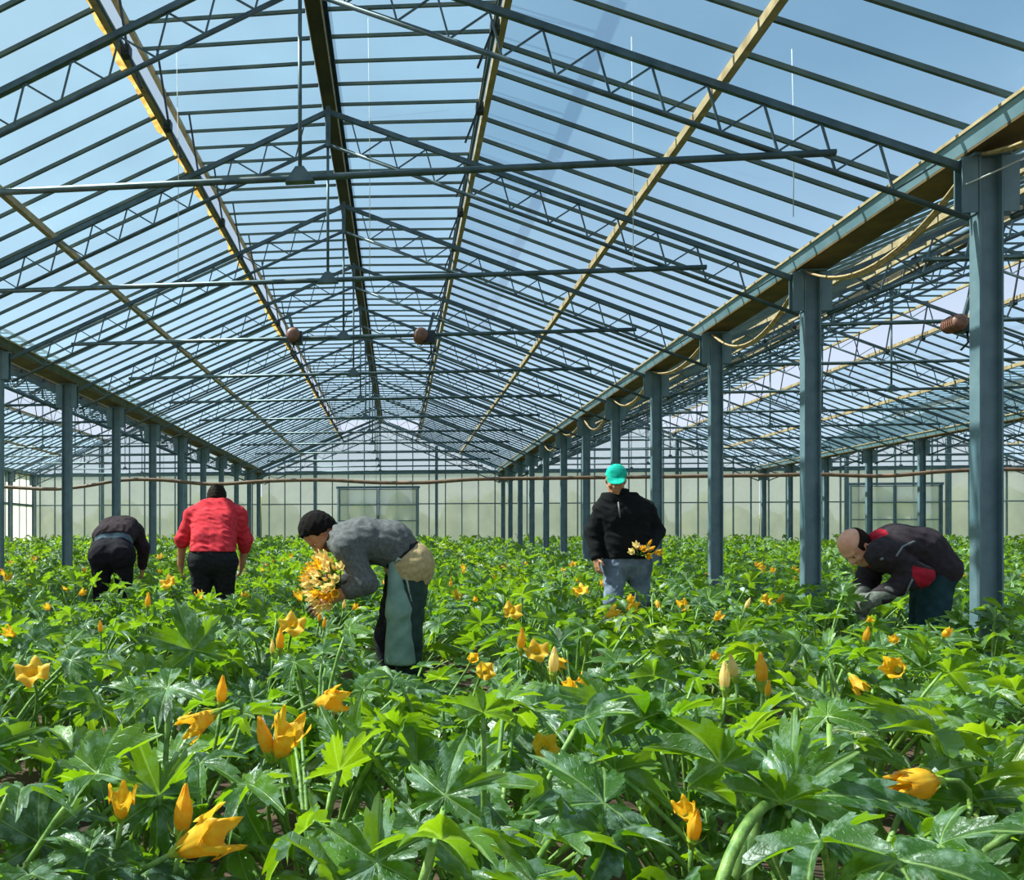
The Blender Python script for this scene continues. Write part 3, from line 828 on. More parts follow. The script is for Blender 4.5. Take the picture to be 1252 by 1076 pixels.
plants = []
near = spots[:290]; rest = spots[290:]
ADJ = {}
for i, (x, y) in enumerate(near):
    r = random.Random(1000 + i); fm, sm = PROTO[r.randrange(len(PROTO))]
    root = empty('courgette_plant', (x, y, 0)); h = hfac(x, y); s = r.uniform(.92, 1.1)
    root.rotation_euler = (0, 0, r.uniform(0, 6.28)); root.scale = (s, s, s * h)
    root.matrix_basis = Matrix.LocRotScale(Vector((x, y, 0)), root.rotation_euler, root.scale)
    if i < NU:
        a = root.rotation_euler.z
        Rm = np.array([[math.cos(a), math.sin(a), 0], [-math.sin(a), math.cos(a), 0], [0, 0, 1]]) * s
        Rm[2, 2] = s * h
        L, st = plant_geo(3000 + i, nleaf=34, xf=(Rm, np.array([x, y, 0.])))
        for hx in [q for q in HEROES if q[8] == i]: hero_leaf(L, st, hx, Matrix(root.matrix_basis))
        fm = L.mesh() if L.V else None
        sm = bpy.data.meshes.new('stems'); sm.from_pydata(st.v, [], st.f); sm.polygons.foreach_set('use_smooth', [True]*len(st.f)); sm.materials.append(M['stem']); sm.update()
    if fm: link('foliage', fm, root)
    link('stems', sm, root)
    side, dist = place_name(x, y)
    tag(root, 'leafy green courgette plant %s at the %s' % (dist, side), 'plant', 'courgette plants %s at the %s' % (dist, side))
    plants.append(root)

# remaining far crop: one mass
VV = []; UU = []; FF = []; n = 0
fl_far = MB()
for i, (x, y) in enumerate(rest):
    r = random.Random(5000 + i); V, U, Fq = FARP[r.randrange(len(FARP))]
    a = r.uniform(0, 6.28); s = r.uniform(.95, 1.15); h = hfac(x, y)
    R_ = np.array([[math.cos(a), math.sin(a), 0], [-math.sin(a), math.cos(a), 0], [0, 0, 1]])
    W_ = (V @ R_) * np.array([s, s, s * h]) + np.array([x, y, 0])
    VV.append(W_); UU.append(U); G = Fq.copy(); G[G >= 0] += n; FF.append(G); n += len(V)
me = mesh_from('foliage', np.concatenate(VV), np.concatenate(UU), np.concatenate(FF), M['leaf'])
o = link('far_crop', me); tag(o, 'dense green courgette crop running far back to the rear wall', 'crop', kind='stuff')

BEAR = {}
for i, (x, y, z, kind, sc, d, lab) in enumerate(BL):
    zc = F * (EYE - z) / (y - CY)
    if zc > 11: continue
    p = P(x, y, zc)
    pl = min(plants, key=lambda q: math.hypot(q.location.x - p.x, q.location.y - p.y + .05))
    dd = right * d[0] - fwd * d[1] + up * d[2]
    add_flower(pl, p, dd, kind, sc, i, True, lab)
    BEAR.setdefault(pl.name, []).append(kind)
# labels that tell the nearer plants apart: by what they bear, then by where they stand
NUM = ['no', 'one', 'two', 'three', 'four', 'five', 'six', 'seven']
byl = {}
for pl in plants:
    x, y = pl.location.x, pl.location.y; q = px((x, y, .5))[0]
    if pl.name in BEAR:
        ks = BEAR[pl.name]; nb = sum(k.startswith('bud') for k in ks); nf = len(ks) - nb
        what = ' and '.join([w for w in ('%s orange blossom%s' % (NUM[nf], 's' * (nf > 1)) if nf else '', '%s flower bud%s' % (NUM[nb], 's' * (nb > 1)) if nb else '') if w])
    elif y < 3.2 and -20 < q < 1270: what = 'only leaves'
    else: continue
    side, dist = place_name(x, y)
    short = {'in the near crop': 'near crop', 'behind the grey-sweatered picker': 'behind grey-sweatered picker', 'level with the capped picker': 'level with capped picker', 'beyond the pickers': 'beyond pickers', 'far back in the crop': 'far back'}[dist]
    byl.setdefault('courgette plant with %s, %s, %s' % (what, short, side), []).append(pl)
ORDN = ['nearest', 'second nearest', 'third nearest', 'fourth nearest', 'fifth nearest', 'sixth nearest', 'seventh nearest', 'eighth nearest', 'ninth nearest', 'tenth nearest']
for lab, ps in byl.items():
    ps.sort(key=lambda o: math.hypot(o.location.x, o.location.y))
    for n, o in enumerate(ps):
        if len(ps) == 1: o['label'] = lab
        elif n < len(ORDN): o['label'] = lab + ', ' + ORDN[n]
# a few more blossoms scattered low among the far plants
r = random.Random(77)
for pl in plants:
    if pl.location.y > 5.5 and r.random() < .33:
        for q in range(r.choice((1, 1, 2))):
            a = r.uniform(0, 6.28); p = pl.location + Vector((math.cos(a)*.28, math.sin(a)*.28 - .1, (.60 + r.uniform(-.06,.10)) * pl.scale.z))
            add_flower(pl, p, (r.uniform(-.6,.6), -.6, r.uniform(.2,1)), r.choice(('half','half','bud','open')), r.uniform(.6,.9), r.randrange(99), False)
# ================================================================ people
class SDF:
    """signed-distance sculpting on a grid, meshed as one smooth surface"""
    def __init__(self, lo, hi, h):
        self.h = h; self.lo = np.array(lo, float); n = np.ceil((np.array(hi) - self.lo) / h).astype(int) + 1
        self.n = n; self.D = np.full(n, .5, np.float32)
    def block(self, lo, hi):
        a = np.clip(np.floor((np.array(lo) - self.lo) / self.h).astype(int), 0, self.n)
        b = np.clip(np.ceil((np.array(hi) - self.lo) / self.h).astype(int) + 1, 0, self.n)
        if (b <= a).any(): return None
        sl = tuple(slice(i, j) for i, j in zip(a, b))
        g = np.meshgrid(*[self.lo[i] + self.h * np.arange(a[i], b[i]) for i in range(3)], indexing='ij', sparse=True)
        return sl, g
    @staticmethod
    def smin(a, b, k):
        if k <= 0: return np.minimum(a, b)
        h = np.maximum(k - np.abs(a - b), 0) / k
        return np.minimum(a, b) - h * h * k * .25
    def _put(self, d, sl, k, sub):
        if sub: self.D[sl] = -self.smin(-self.D[sl], d, k)
        else: self.D[sl] = self.smin(self.D[sl], d, k)
    def cone(self, p0, p1, r0, r1, k=.03, sub=False):
        p0 = np.array(p0, float); p1 = np.array(p1, float); R = max(r0, r1) + k + 3 * self.h + .03
        bl = self.block(np.minimum(p0, p1) - R, np.maximum(p0, p1) + R)
        if bl is None: return
        sl, (x, y, z) = bl; ax = p1 - p0; L2 = max(ax.dot(ax), 1e-9)
        t = np.clip(((x-p0[0])*ax[0] + (y-p0[1])*ax[1] + (z-p0[2])*ax[2]) / L2, 0, 1)
        d = np.sqrt((x-p0[0]-t*ax[0])**2 + (y-p0[1]-t*ax[1])**2 + (z-p0[2]-t*ax[2])**2) - (r0 + (r1-r0)*t)
        self._put(d.astype(np.float32), sl, k, sub)
    def ell(self, c, ax, r, k=.03, sub=False):
        c = np.array(c, float); R = max(r) + k + 3 * self.h + .03
        bl = self.block(c - R, c + R)
        if bl is None: return
        sl, (x, y, z) = bl; k0 = 0; k1 = 0
        for a, rr in zip(ax, r):
            q = (x-c[0])*a[0] + (y-c[1])*a[1] + (z-c[2])*a[2]
            k0 = k0 + (q/rr)**2; k1 = k1 + (q/rr/rr)**2
        k0 = np.sqrt(k0); k1 = np.sqrt(k1) + 1e-9
        self._put((k0*(k0-1)/k1).astype(np.float32), sl, k, sub)
    def grid(self):
        return np.meshgrid(*[self.lo[i] + self.h * np.arange(self.n[i]) for i in range(3)], indexing='ij', sparse=True)
    def cut(self, p, nrm, k=.01):
        """drop everything on the side the normal points to"""
        x, y, z = self.grid(); nrm = np.array(nrm, float); nrm /= np.linalg.norm(nrm)
        d = (x-p[0])*nrm[0] + (y-p[1])*nrm[1] + (z-p[2])*nrm[2]
        self.D = -self.smin(-self.D, -d.astype(np.float32), k)
    def cut_ball(self, p, nrm, rad):
        x, y, z = self.grid(); nrm = np.array(nrm, float); nrm /= np.linalg.norm(nrm)
        d = (x-p[0])*nrm[0] + (y-p[1])*nrm[1] + (z-p[2])*nrm[2]
        far = np.sqrt((x-p[0])**2 + (y-p[1])**2 + (z-p[2])**2) - rad
        self.D = np.maximum(self.D, np.minimum(d, -far).astype(np.float32))
    def wrinkle(self, amp, wl, seed, axis=(0,0,1)):
        x, y, z = self.grid(); rng = np.random.default_rng(seed); s = 0
        for i in range(5):
            v = rng.normal(0, .55, 3) + np.array(axis) * rng.choice([-1, 1]); v /= np.linalg.norm(v); w = wl * rng.uniform(.7, 1.7)
            o = rng.normal(0, 1, 3); o /= np.linalg.norm(o)
            warp = 1.4 * np.sin((x*o[0] + y*o[1] + z*o[2]) * 2*math.pi/(wl*2.4) + rng.uniform(0, 6))
            s = s + np.sin((x*v[0] + y*v[1] + z*v[2]) * 2*math.pi/w + warp + rng.uniform(0, 6))
        self.D = self.D + (amp * (np.abs(s) / 3 - .35)).astype(np.float32)
    def mesh(self, smooth=2):
        D = self.D; n = self.n; ins = D < 0
        cs = np.zeros(n - 1, np.int8)
        for i in (0,1):
            for j in (0,1):
                for k in (0,1): cs += ins[i:n[0]-1+i, j:n[1]-1+j, k:n[2]-1+k]
        act = (cs > 0) & (cs < 8); idx = np.full(n - 1, -1, np.int64); ijk = np.argwhere(act); idx[act] = np.arange(len(ijk))
        acc = np.zeros((len(ijk), 3)); cnt = np.zeros(len(ijk))
        cor = [(i,j,k) for i in (0,1) for j in (0,1) for k in (0,1)]
        for a in cor:
            for d in range(3):
                if a[d]: continue
                b = list(a); b[d] = 1
                va = D[tuple((ijk + a).T)]; vb = D[tuple((ijk + b).T)]; m = (va < 0) != (vb < 0)
                t = va[m] / (va[m] - vb[m]); p = np.array(a, float)[None].repeat(m.sum(), 0); p[:, d] = t
                acc[m] += p; cnt[m] += 1
        V = self.lo + self.h * (ijk + acc / cnt[:, None])
        Q = []
        for d in range(3):
            e, f = (d+1) % 3, (d+2) % 3
            s0 = [slice(None)]*3; s1 = [slice(None)]*3; s0[d] = slice(0, -1); s1[d] = slice(1, None)
            A = ins[tuple(s0)]; B = ins[tuple(s1)]; w = np.argwhere(A != B)
            w = w[(w[:, e] > 0) & (w[:, f] > 0) & (w[:, e] < n[e]-1) & (w[:, f] < n[f]-1)]
            flip = ~A[tuple(w.T)]
            c = []
            for (de, df) in ((-1,-1),(0,-1),(0,0),(-1,0)):
                u = w.copy(); u[:, e] += de; u[:, f] += df; c.append(idx[tuple(u.T)])
            q = np.stack(c, 1); q[flip] = q[flip][:, ::-1]; Q.append(q)
        Q = np.concatenate(Q); Q = Q[(Q >= 0).all(1)]
        for _ in range(smooth):
            sm = np.zeros_like(V); ct = np.zeros(len(V))
            for a in range(4):
                b = (a+1) % 4
                np.add.at(sm, Q[:, a], V[Q[:, b]]); np.add.at(ct, Q[:, a], 1); np.add.at(sm, Q[:, b], V[Q[:, a]]); np.add.at(ct, Q[:, b], 1)
            V = V * .5 + sm / np.maximum(ct, 1)[:, None] * .5
        return V, Q
    def build(self, name, mat, parent, smooth=2, origin=None, colour=None):
        V, Q = self.mesh(smooth)
        me = bpy.data.meshes.new(name)
        off = np.array(origin) if origin is not None else 0
        me.from_pydata((V - off).tolist(), [], Q.tolist())
        me.polygons.foreach_set('use_smooth', np.ones(len(Q), bool))
        mats = mat if isinstance(mat, list) else [mat]
        for m in mats: me.materials.append(m)
        if colour is not None:
            c = V[Q].mean(1); me.polygons.foreach_set('material_index', colour(c).astype(np.int32))
        me.update(); return link(name, me, parent)

def nrmv(v): v = np.array(v, float); return v / np.linalg.norm(v)
RT = np.array(right); FW = np.array(fwd); UP = np.array((0., 0., 1.))
def W3(r, u, f): return nrmv(RT * r + UP * u + FW * f)         # direction: image right, up, away from camera

def skin_mat(name, a, b): 
    return mat_plain(name, a, b, 22, .5, 0, .4)
SK1 = skin_mat('tanned_skin', srgb(176,118,88), srgb(206,146,112)); SK2 = skin_mat('light_skin', srgb(222,152,122), srgb(238,176,148))
def cloth(name, a, b, s=60, bump=.25, rough=.9): return mat_plain(name, a, b, s, rough, 0, .2, bump, bscale=s*3)

class Person:
    def __init__(self, name, base, label, J, head, h=.0085):
        self.base = Vector((base[0], base[1], 0)); self.J = {k: np.array(v, float) for k, v in J.items()}
        self.root = empty('person', self.base, label=label, cat='person'); self.hd = head; self.h = h
    def bounds(self, pts, pad):
        A = np.array(pts); return A.min(0) - pad, A.max(0) + pad
    def torso(self, S, g=0., k=.05, hips=False):
        J = self.J; lat = nrmv(J['sh_r'] - J['sh_l']); latp = nrmv(J['hip_r'] - J['hip_l'])
        if hips: S.cone(J['hip_l'], J['hip_r'], .116, .116, k)
        S.cone(J['pel'] - latp*.075, J['waist'] - lat*.07, .112+g, .100+g, k); S.cone(J['pel'] + latp*.075, J['waist'] + lat*.07, .112+g, .100+g, k)
        S.cone(J['waist'] - lat*.07, J['chest'] - lat*.085, .100+g, .112+g, k); S.cone(J['waist'] + lat*.07, J['chest'] + lat*.085, .100+g, .112+g, k)
        S.cone(J['waist'], J['chest'], .105+g, .118+g, k)
        m = (J['chest']*.35 + J['neck']*.65)
        S.cone(J['chest'] - lat*.06, J['neck'] - lat*.07, .105+g, .065+g, k); S.cone(J['chest'] + lat*.06, J['neck'] + lat*.07, .105+g, .065+g, k)
        S.cone(J['sh_l'], J['neck'], .068+g, .058+g, k); S.cone(J['sh_r'], J['neck'], .068+g, .058+g, k)
    def arm(self, S, s, g=0., k=.035, end=1.0):
        J = self.J; a, b, c = J['sh_'+s], J['el_'+s], J['wr_'+s]
        S.cone(a, b, .060+g, .047+g*.9, k); S.cone(b, b + (c-b)*end, .046+g*.9, (.046 + (.030-.046)*end) + g*.9, k)
    def leg(self, S, s, g=0., k=.04, a0=0., end=1.0):
        J = self.J; a, b, c = J['hip_'+s], J['kn_'+s], J['an_'+s]
        S.cone(a + (b-a)*a0, b, .094 - .034*a0 + g, .060+g, k); m = b + (c-b)*min(.35, end)
        S.cone(b, m, .058+g, .058+g, k)
        if end > .35: S.cone(m, b + (c-b)*end, .058+g, .058 - .018*(end-.35)/.65 + g, k)
    def hand(self, S, s, palm, curl=.5, spread=.1, thumb_side=None):
        J = self.J; w = J['wr_'+s]; d = nrmv(J['hand_'+s] - w) if 'hand_'+s in J else nrmv(w - J['el_'+s])
        n = np.array(palm, float); n = nrmv(n - d*n.dot(d)); t = np.cross(d, n)
        if thumb_side is not None and t.dot(thumb_side) < 0: t = -t
        S.ell(w + d*.045, (d, n, t), (.052, .016, .040), .012)
        S.cone(w - d*.01, w + d*.03, .028, .026, .015)
        for i, (o, L) in enumerate(((.030,.072),(.010,.080),(-.010,.075),(-.029,.058))):
            p = w + d*.078 + t*o; a = curl * (.7 + .1*i); dd = d + t*spread*(o/.03); dd = nrmv(dd)
            r = .0098 - (.0012 if i == 3 else 0)
            for j, fr in enumerate((.45, .31, .24)):
                ang = a * (j + .6); v = nrmv(dd*math.cos(ang) + n*math.sin(ang)); q = p + v*L*fr
                S.cone(p, q, r - .0008*j, r - .0008*(j+1), .004); p = q
        p = w + d*.022 + t*.030; v = nrmv(d*.62 + t*.70 + n*.25); q = p + v*.042; S.cone(p, q, .0125, .0105, .008)
        v2 = nrmv(d*.88 + t*.22 + n*(.25 + .3*curl)); S.cone(q, q + v2*.034, .0105, .0085, .005)
    def head(self, S, beard=False):
        c, u, f = self.hd; u = nrmv(u); f = nrmv(f - u*np.dot(f, u)); s = np.cross(f, u); J = self.J
        self.hf = (c, u, f, s)
        S.cone(J['neck'], c - u*.055 - f*.022, .062, .056, .03)
        S.ell(c + u*.028 - f*.012, (s,u,f), (.077,.092,.097), .02)
        S.ell(c - u*.040 + f*.024, (s,u,f), (.060,.074,.066), .03)
        S.cone(c - u*.098 + f*.062 - s*.012, c - u*.098 + f*.062 + s*.012, .021, .021, .025)
        for q in (-1, 1):
            S.cone(c - u*.060 + f*.0 + s*q*.052, c - u*.094 + f*.055 + s*q*.015, .018, .018, .02)
            S.ell(c + f*.088 + u*.004 + s*q*.033, (s,u,f), (.020,.013,.016), .012, sub=True)
            S.ell(c + f*.072 + u*.003 + s*q*.032, (s,u,f), (.0125,.0125,.0125), .003)
            S.ell(c - f*.006 - u*.006 + s*q*.079, (s,u,f), (.008,.031,.019), .006)
            S.cone(c + f*.085 + u*.022 + s*q*.010, c + f*.074 + u*.022 + s*q*.045, .010, .008, .012)
            S.ell(c + f*.066 - u*.028 + s*q*.038, (s,u,f), (.020,.016,.018), .02)
        S.cone(c + f*.086 + u*.012, c + f*.108 - u*.030, .008, .0125, .010)
        for q in (-1, 1): S.cone(c + f*.092 - u*.033 + s*q*.012, c + f*.094 - u*.034 + s*q*.012, .009, .009, .006)
        S.cone(c + f*.086 - u*.058 - s*.020, c + f*.086 - u*.058 + s*.020, .0075, .0075, .005)
        S.cone(c + f*.084 - u*.071 - s*.016, c + f*.084 - u*.071 + s*.016, .008, .008, .005)
        S.cone(c + f*.099 - u*.0645 - s*.024, c + f*.099 - u*.0645 + s*.024, .0035, .0035, .002, sub=True)
    def eyes(self, mw, mi):
        c, u, f, s = self.hf; o = np.array(self.base)
        for q in (-1, 1):
            m = MB(); p = c + f*.0745 + u*.002 + s*q*.032 - o; r = .0118; vs = []; k = 10
            for j in range(k+1):
                ph = math.pi*j/k
                for i in range(k): th = 2*math.pi*i/k; vs.append(Vector(p + f*r*math.cos(ph) + (s*math.cos(th) + u*math.sin(th))*r*math.sin(ph)))
            fs = [(j*k+i, j*k+(i+1)%k, (j+1)*k+(i+1)%k, (j+1)*k+i) for j in range(k) for i in range(k)]
            m.add(vs, fs); m.m = [1 if x // k < 3 else 0 for x in range(len(fs))]; m.build('eye', [mw, mi], self.root, True)
    def hair_shell(self, name, mat, g=.010, keep=lambda q: q, lumps=.004, seed=0):
        """shell over the skull; keep() gives a signed field in head coordinates (side, up, face), negative where hair grows"""
        c, u, f, s = self.hf; lo, hi = self.bounds([c], .17); S = SDF(lo, hi, .006)
        S.ell(c + u*.028 - f*.012, (s,u,f), (.077+g,.092+g,.097+g), .02); S.ell(c - u*.030 - f*.02, (s,u,f), (.066+g,.070,.070+g), .03)
        x, y, z = S.grid(); loc = [(x-c[0])*a[0] + (y-c[1])*a[1] + (z-c[2])*a[2] for a in (s,u,f)]
        rng = np.random.default_rng(seed)
        S.D = S.D + (lumps*(np.sin(loc[0]*210 + 3*np.sin(loc[1]*60)) + np.sin(loc[2]*170 + 2*np.sin(loc[0]*80)) + np.sin(loc[1]*190))/2).astype(np.float32)
        S.D = np.maximum(S.D, keep(loc).astype(np.float32))
        return S.build(name, mat, self.root, 1, self.base)
    def body(self, skin, hands, beard=None):
        J = self.J; pts = list(J.values()) + [self.hd[0]]
        lo, hi = self.bounds(pts, .20); S = SDF(lo, hi, .0075)
        self.torso(S, -.012, hips=True); 
        for q in 'lr': self.arm(S, q); self.leg(S, q)
        for q in 'lr':
            a = J['an_'+q]; S.cone(a - UP*.03, a - UP*.045 + self.toe*.15, .042, .034, .03)
            if q in hands: self.hand(S, q, **hands[q])
        self.head(S)
        return S.build('body', skin, self.root, 2, self.base, beard)
    def boots(self, mat):
        for q in 'lr':
            a = self.J['an_'+q]; S = SDF(*self.bounds([a + UP*.22, a - UP*.09, a + self.toe*.22, a - self.toe*.1], .09), .009)
            S.cone(a + UP*.20, a, .062, .056, .03); S.cone(a - UP*.025 - self.toe*.03, a - UP*.035 + self.toe*.15, .056, .047, .03)
            S.cut(a - UP*.082, -UP); S.build('boot', mat, self.root, 2, self.base)

def pj(zc, **k): return {n: P(v[0], v[1], zc + (v[2] if len(v) > 2 else 0)) for n, v in k.items()}
WH = mat_plain('eye_white', srgb(225,220,212), None, rough=.3); IR = mat_plain('dark_iris', srgb(48,32,22), None, rough=.2)
RUB = mat_plain('black_rubber', srgb(30,32,30), srgb(46,48,44), 20, .5)
HAIR = mat_plain('black_hair', srgb(16,12,11), srgb(30,22,19), 90, .85, 0, .15, bump=.6)
BHAIR = mat_plain('dark_brown_hair', srgb(30,20,16), srgb(48,34,27), 90, .85, 0, .15, bump=.6)
STUB = mat_plain('stubbled_skin', srgb(70,50,42), srgb(96,70,56), 120, .7)

# ---------------------------------------------------------------- grey-shirted picker, bent to the left
z0 = 4.76
J = pj(z0, pel=(501,690), waist=(478,664), chest=(442,661), neck=(414,658), sh_l=(424,668,-.18), sh_r=(424,664,.18), el_l=(447,713,-.21), wr_l=(402,733,-.17), hand_l=(384,745,-.17),
       el_r=(436,712,.16), wr_r=(400,716,.02), hand_r=(385,704,-.02), hip_l=(502,692,-.09), hip_r=(499,692,.09), kn_l=(498,782,-.09), kn_r=(475,780,.10), an_l=(502,870,-.09), an_r=(478,870,.12))
g = Person('grey', PEOPLE_XY['grey'], 'person in grey sweater and green leg covers bending left holding picked blossoms', J, (np.array(P(391,651,z0)), W3(-.85,.35,-.05), W3(-.38,-.92,-.05)))
g.toe = W3(-1,0,0); gJ = g.J
def beardf(c):
    C, u, f, s = g.hf; q = c - C; a = q @ u; b = q @ f; return ((a < -.045) & (b > -.01) & (a > -.125) & ((np.abs(q @ s) > .026) | (a < -.075) | (b < .06))).astype(int)
g.body([SK1, STUB], {'l': dict(palm=W3(-.2,-.6,.7), curl=.45, thumb_side=W3(-.3,.9,0)), 'r': dict(palm=W3(.2,.3,-.9), curl=.8, thumb_side=W3(-.6,.7,0))}, beardf)
g.eyes(WH, IR)
g.hair_shell('hair', HAIR, .013, lambda q: np.maximum(q[2] - .034 - .60*(q[1]-.03) + .010*np.sin(q[0]*120)*np.sin(q[1]*90+1), -.034 - q[1] + .62*(q[2]+.03) + .006*np.sin(q[2]*150)), .0022)
SW = cloth('grey_knit', srgb(86,86,87), srgb(108,107,105)); DK = cloth('dark_green_waterproof', srgb(34,52,50), srgb(50,68,64), 14, .1, .55)
AP = cloth('grey_green_waterproof', srgb(112,138,124), srgb(138,160,146), 10, .15, .6); KH = cloth('khaki_cotton', srgb(172,146,104), srgb(196,170,126), 40)
BLK = cloth('black_cotton', srgb(28,28,30), srgb(42,42,44), 40)
lo, hi = g.bounds([gJ[k] for k in ('pel','neck','sh_l','sh_r','el_l','el_r','wr_l','wr_r')], .2)
S = SDF(lo, hi, .0085); g.torso(S, .014); g.arm(S, 'l', .018, end=.45); g.arm(S, 'r', .016, end=.8)
S.wrinkle(.011, .085, 3, W3(.5,.8,0)); S.cut_ball(gJ['pel'] + (gJ['waist']-gJ['pel'])*.50, gJ['pel']-gJ['waist'], .30); S.cut_ball(gJ['neck'] + nrmv(gJ['neck']-gJ['chest'])*.045, gJ['neck']-gJ['chest'], .12)
S.build('sweater', SW, g.root, 2, g.base)
S = SDF(lo, hi, .0085); g.torso(S, .010); S.cut(gJ['pel'] + (gJ['waist']-gJ['pel'])*.62, gJ['waist']-gJ['pel']); S.cut(gJ['pel'] + (gJ['waist']-gJ['pel'])*.30, gJ['pel']-gJ['waist']); S.build('undershirt', BLK, g.root, 2, g.base)
lo, hi = g.bounds([gJ[k] for k in ('pel','hip_l','hip_r','kn_l','kn_r','an_l','an_r')], .2)
S = SDF(lo, hi, .0085); S.cone(gJ['hip_l'], gJ['hip_r'], .130, .130, .05); lat = nrmv(gJ['hip_r']-gJ['hip_l'])
for q in (-1, 1): S.cone(gJ['pel'] + lat*.07*q, gJ['waist'] + lat*.06*q, .120, .110, .05)
for q in 'lr': S.cone(gJ['hip_'+q], gJ['kn_'+q], .106, .070, .04)
S.wrinkle(.008, .08, 5, (0,0,1)); S.cut(gJ['pel'] + (gJ['waist']-gJ['pel'])*.46, gJ['waist']-gJ['pel']); S.cut(gJ['hip_l'] - UP*.11, -UP); S.build('trousers', KH, g.root, 2, g.base)
for q, a0, mt in (('l', .10, DK), ('r', .08, BLK)):
    S = SDF(lo, hi, .0085); a, b, c = gJ['hip_'+q], gJ['kn_'+q], gJ['an_'+q]
    S.cone(a + (b-a)*a0 + W3(-1,0,0)*.006, b, .116, .082, .04); S.cone(b, c + UP*.05, .080, .075, .04); S.wrinkle(.010, .10, 8, (0,0,1)); S.build('leg_cover', mt, g.root, 2, g.base)
S = SDF(lo, hi, .0085); a = np.array(P(484,690,z0-.14)); b = np.array(P(487,745,z0-.17)); c = np.array(P(489,812,z0-.16))
S.cone(a, b, .040, .066, .04); S.cone(b, c, .066, .088, .04); S.wrinkle(.008, .12, 9, (0,0,1)); S.cut(c, -UP); S.build('apron', AP, g.root, 2, g.base)
m = MB(); o_ = Vector(g.base)
m.tube([P(484,688,z0-.18)-o_, P(487,683,z0-.20)-o_, P(492,686,z0-.19)-o_], .009, 6); m.tube([P(488,686,z0-.19)-o_, P(497,708,z0-.20)-o_, P(503,735,z0-.19)-o_], .006, 6); m.build('apron_tie', mat_plain('pale_cord', srgb(170,178,160), None), g.root, True)
g.boots(RUB)

# ---------------------------------------------------------------- capped picker, facing the camera
z0 = 7.14
J = pj(z0, pel=(766,681), waist=(765,660,-.01), chest=(762,632,-.01), neck=(757,609,-.02), sh_r=(738,624), sh_l=(788,624), el_r=(724,650,.04), wr_r=(729,682,-.06), hand_r=(730,696,-.08),
       el_l=(803,650,.05), wr_l=(794,671,-.20), hand_l=(785,674,-.27), hip_r=(753,690), hip_l=(779,690), kn_r=(749,738,-.10), kn_l=(784,740,-.02), an_r=(748,800,0), an_l=(786,800,.08))
c_ = Person('cap', PEOPLE_XY['cap'], 'person in turquoise cap and black zip sweater standing and looking down at blossoms in hand', J, (np.array(P(753,587,z0-.07)), W3(-.08,.92,-.38), W3(-.34,-.38,-.86)))
c_.toe = W3(-.1,0,-1); cJ = c_.J
c_.body([SK1, STUB], {'r': dict(palm=W3(.9,0,.2), curl=.5, thumb_side=W3(.2,0,-1)), 'l': dict(palm=W3(-.2,.9,-.2), curl=.75, thumb_side=W3(.3,.2,-.8))}, lambda c: (((c - c_.hf[0]) @ c_.hf[1] < -.05) & ((c - c_.hf[0]) @ c_.hf[1] > -.12) & ((c - c_.hf[0]) @ c_.hf[2] > .0) & (((c - c_.hf[0]) @ c_.hf[1] < -.078) | (np.abs((c - c_.hf[0]) @ c_.hf[3]) > .026))).astype(int) * 0)
c_.eyes(WH, IR)
c_.hair_shell('hair', BHAIR, .006, lambda q: np.maximum(np.maximum(q[2] + .012, q[1] - .03), -.055 - q[1]), .002)
C, u, f, s = c_.hf
TQ = cloth('turquoise_cotton', srgb(20,176,150), srgb(40,200,172), 30, .15)
S = SDF(*c_.bounds([C], .2), .006); S.ell(C + u*.040 - f*.010, (s,u,f), (.090,.100,.108), .02)
S.D = np.maximum(S.D, 0); S = SDF(*c_.bounds([C], .2), .006); S.ell(C + u*.040 - f*.010, (s,u,f), (.090,.098,.108), .02); S.cut(C + u*.036, -(u*.97 + f*.10), .012)
S.wrinkle(.003, .06, 4, tuple(u)); S.build('cap', TQ, c_.root, 2, c_.base)
S = SDF(*c_.bounds([C], .24), .005); S.ell(C + u*.040 + f*.105, (s, nrmv(u + f*.30), nrmv(f - u*.30)), (.078,.010,.072), .01); S.ell(C + u*.024 + f*.08, (s, nrmv(u + f*.30), nrmv(f - u*.30)), (.060,.010,.07), .01, sub=True)
S.build('cap_brim', TQ, c_.root, 1, c_.base)
m = MB(); m.tube([Vector(C + u*.136 - f*.01) - c_.base, Vector(C + u*.143 - f*.01) - c_.base], [.008,.004], 8); m.build('cap_button', TQ, c_.root, True)
FLC = cloth('black_fleece', srgb(17,17,18), srgb(27,27,28), 70, .3, .95)
lo, hi = c_.bounds([cJ[k] for k in ('pel','neck','sh_l','sh_r','el_l','el_r','wr_l','wr_r')], .2)
S = SDF(lo, hi, .0085); c_.torso(S, .026); c_.arm(S, 'l', .022, end=.93); c_.arm(S, 'r', .022, end=.93)
S.wrinkle(.010, .10, 12, W3(.3,1,0)); S.cut_ball(cJ['pel'] - UP*.015, -UP, .20); S.cut(cJ['neck'] + UP*.05, UP); S.build('sweater', FLC, c_.root, 2, c_.base)
S = SDF(*c_.bounds([cJ['neck']], .2), .007); nb = cJ['neck'] - UP*.02; S.cone(nb, nb + UP*.105 - FW*.020, .092, .076, .02); S.cone(nb - UP*.05, nb + UP*.17 - FW*.02, .066, .067, .01, sub=True); S.cut(nb + UP*.092, UP + FW*.12); S.build('collar', FLC, c_.root, 2, c_.base)
m = MB()
m.tube([P(756,614,z0-.14)-c_.base, P(757,622,z0-.165)-c_.base, P(758,633,z0-.17)-c_.base], .007, 6); m.build('zip', mat_plain('grey_zip', srgb(120,120,122), None, metal=.5), c_.root, True)
JN = cloth('faded_blue_grey_denim', srgb(86,96,112), srgb(128,138,152), 9, .2)
lo, hi = c_.bounds([cJ[k] for k in ('pel','hip_l','hip_r','kn_l','kn_r','an_l','an_r')], .2)
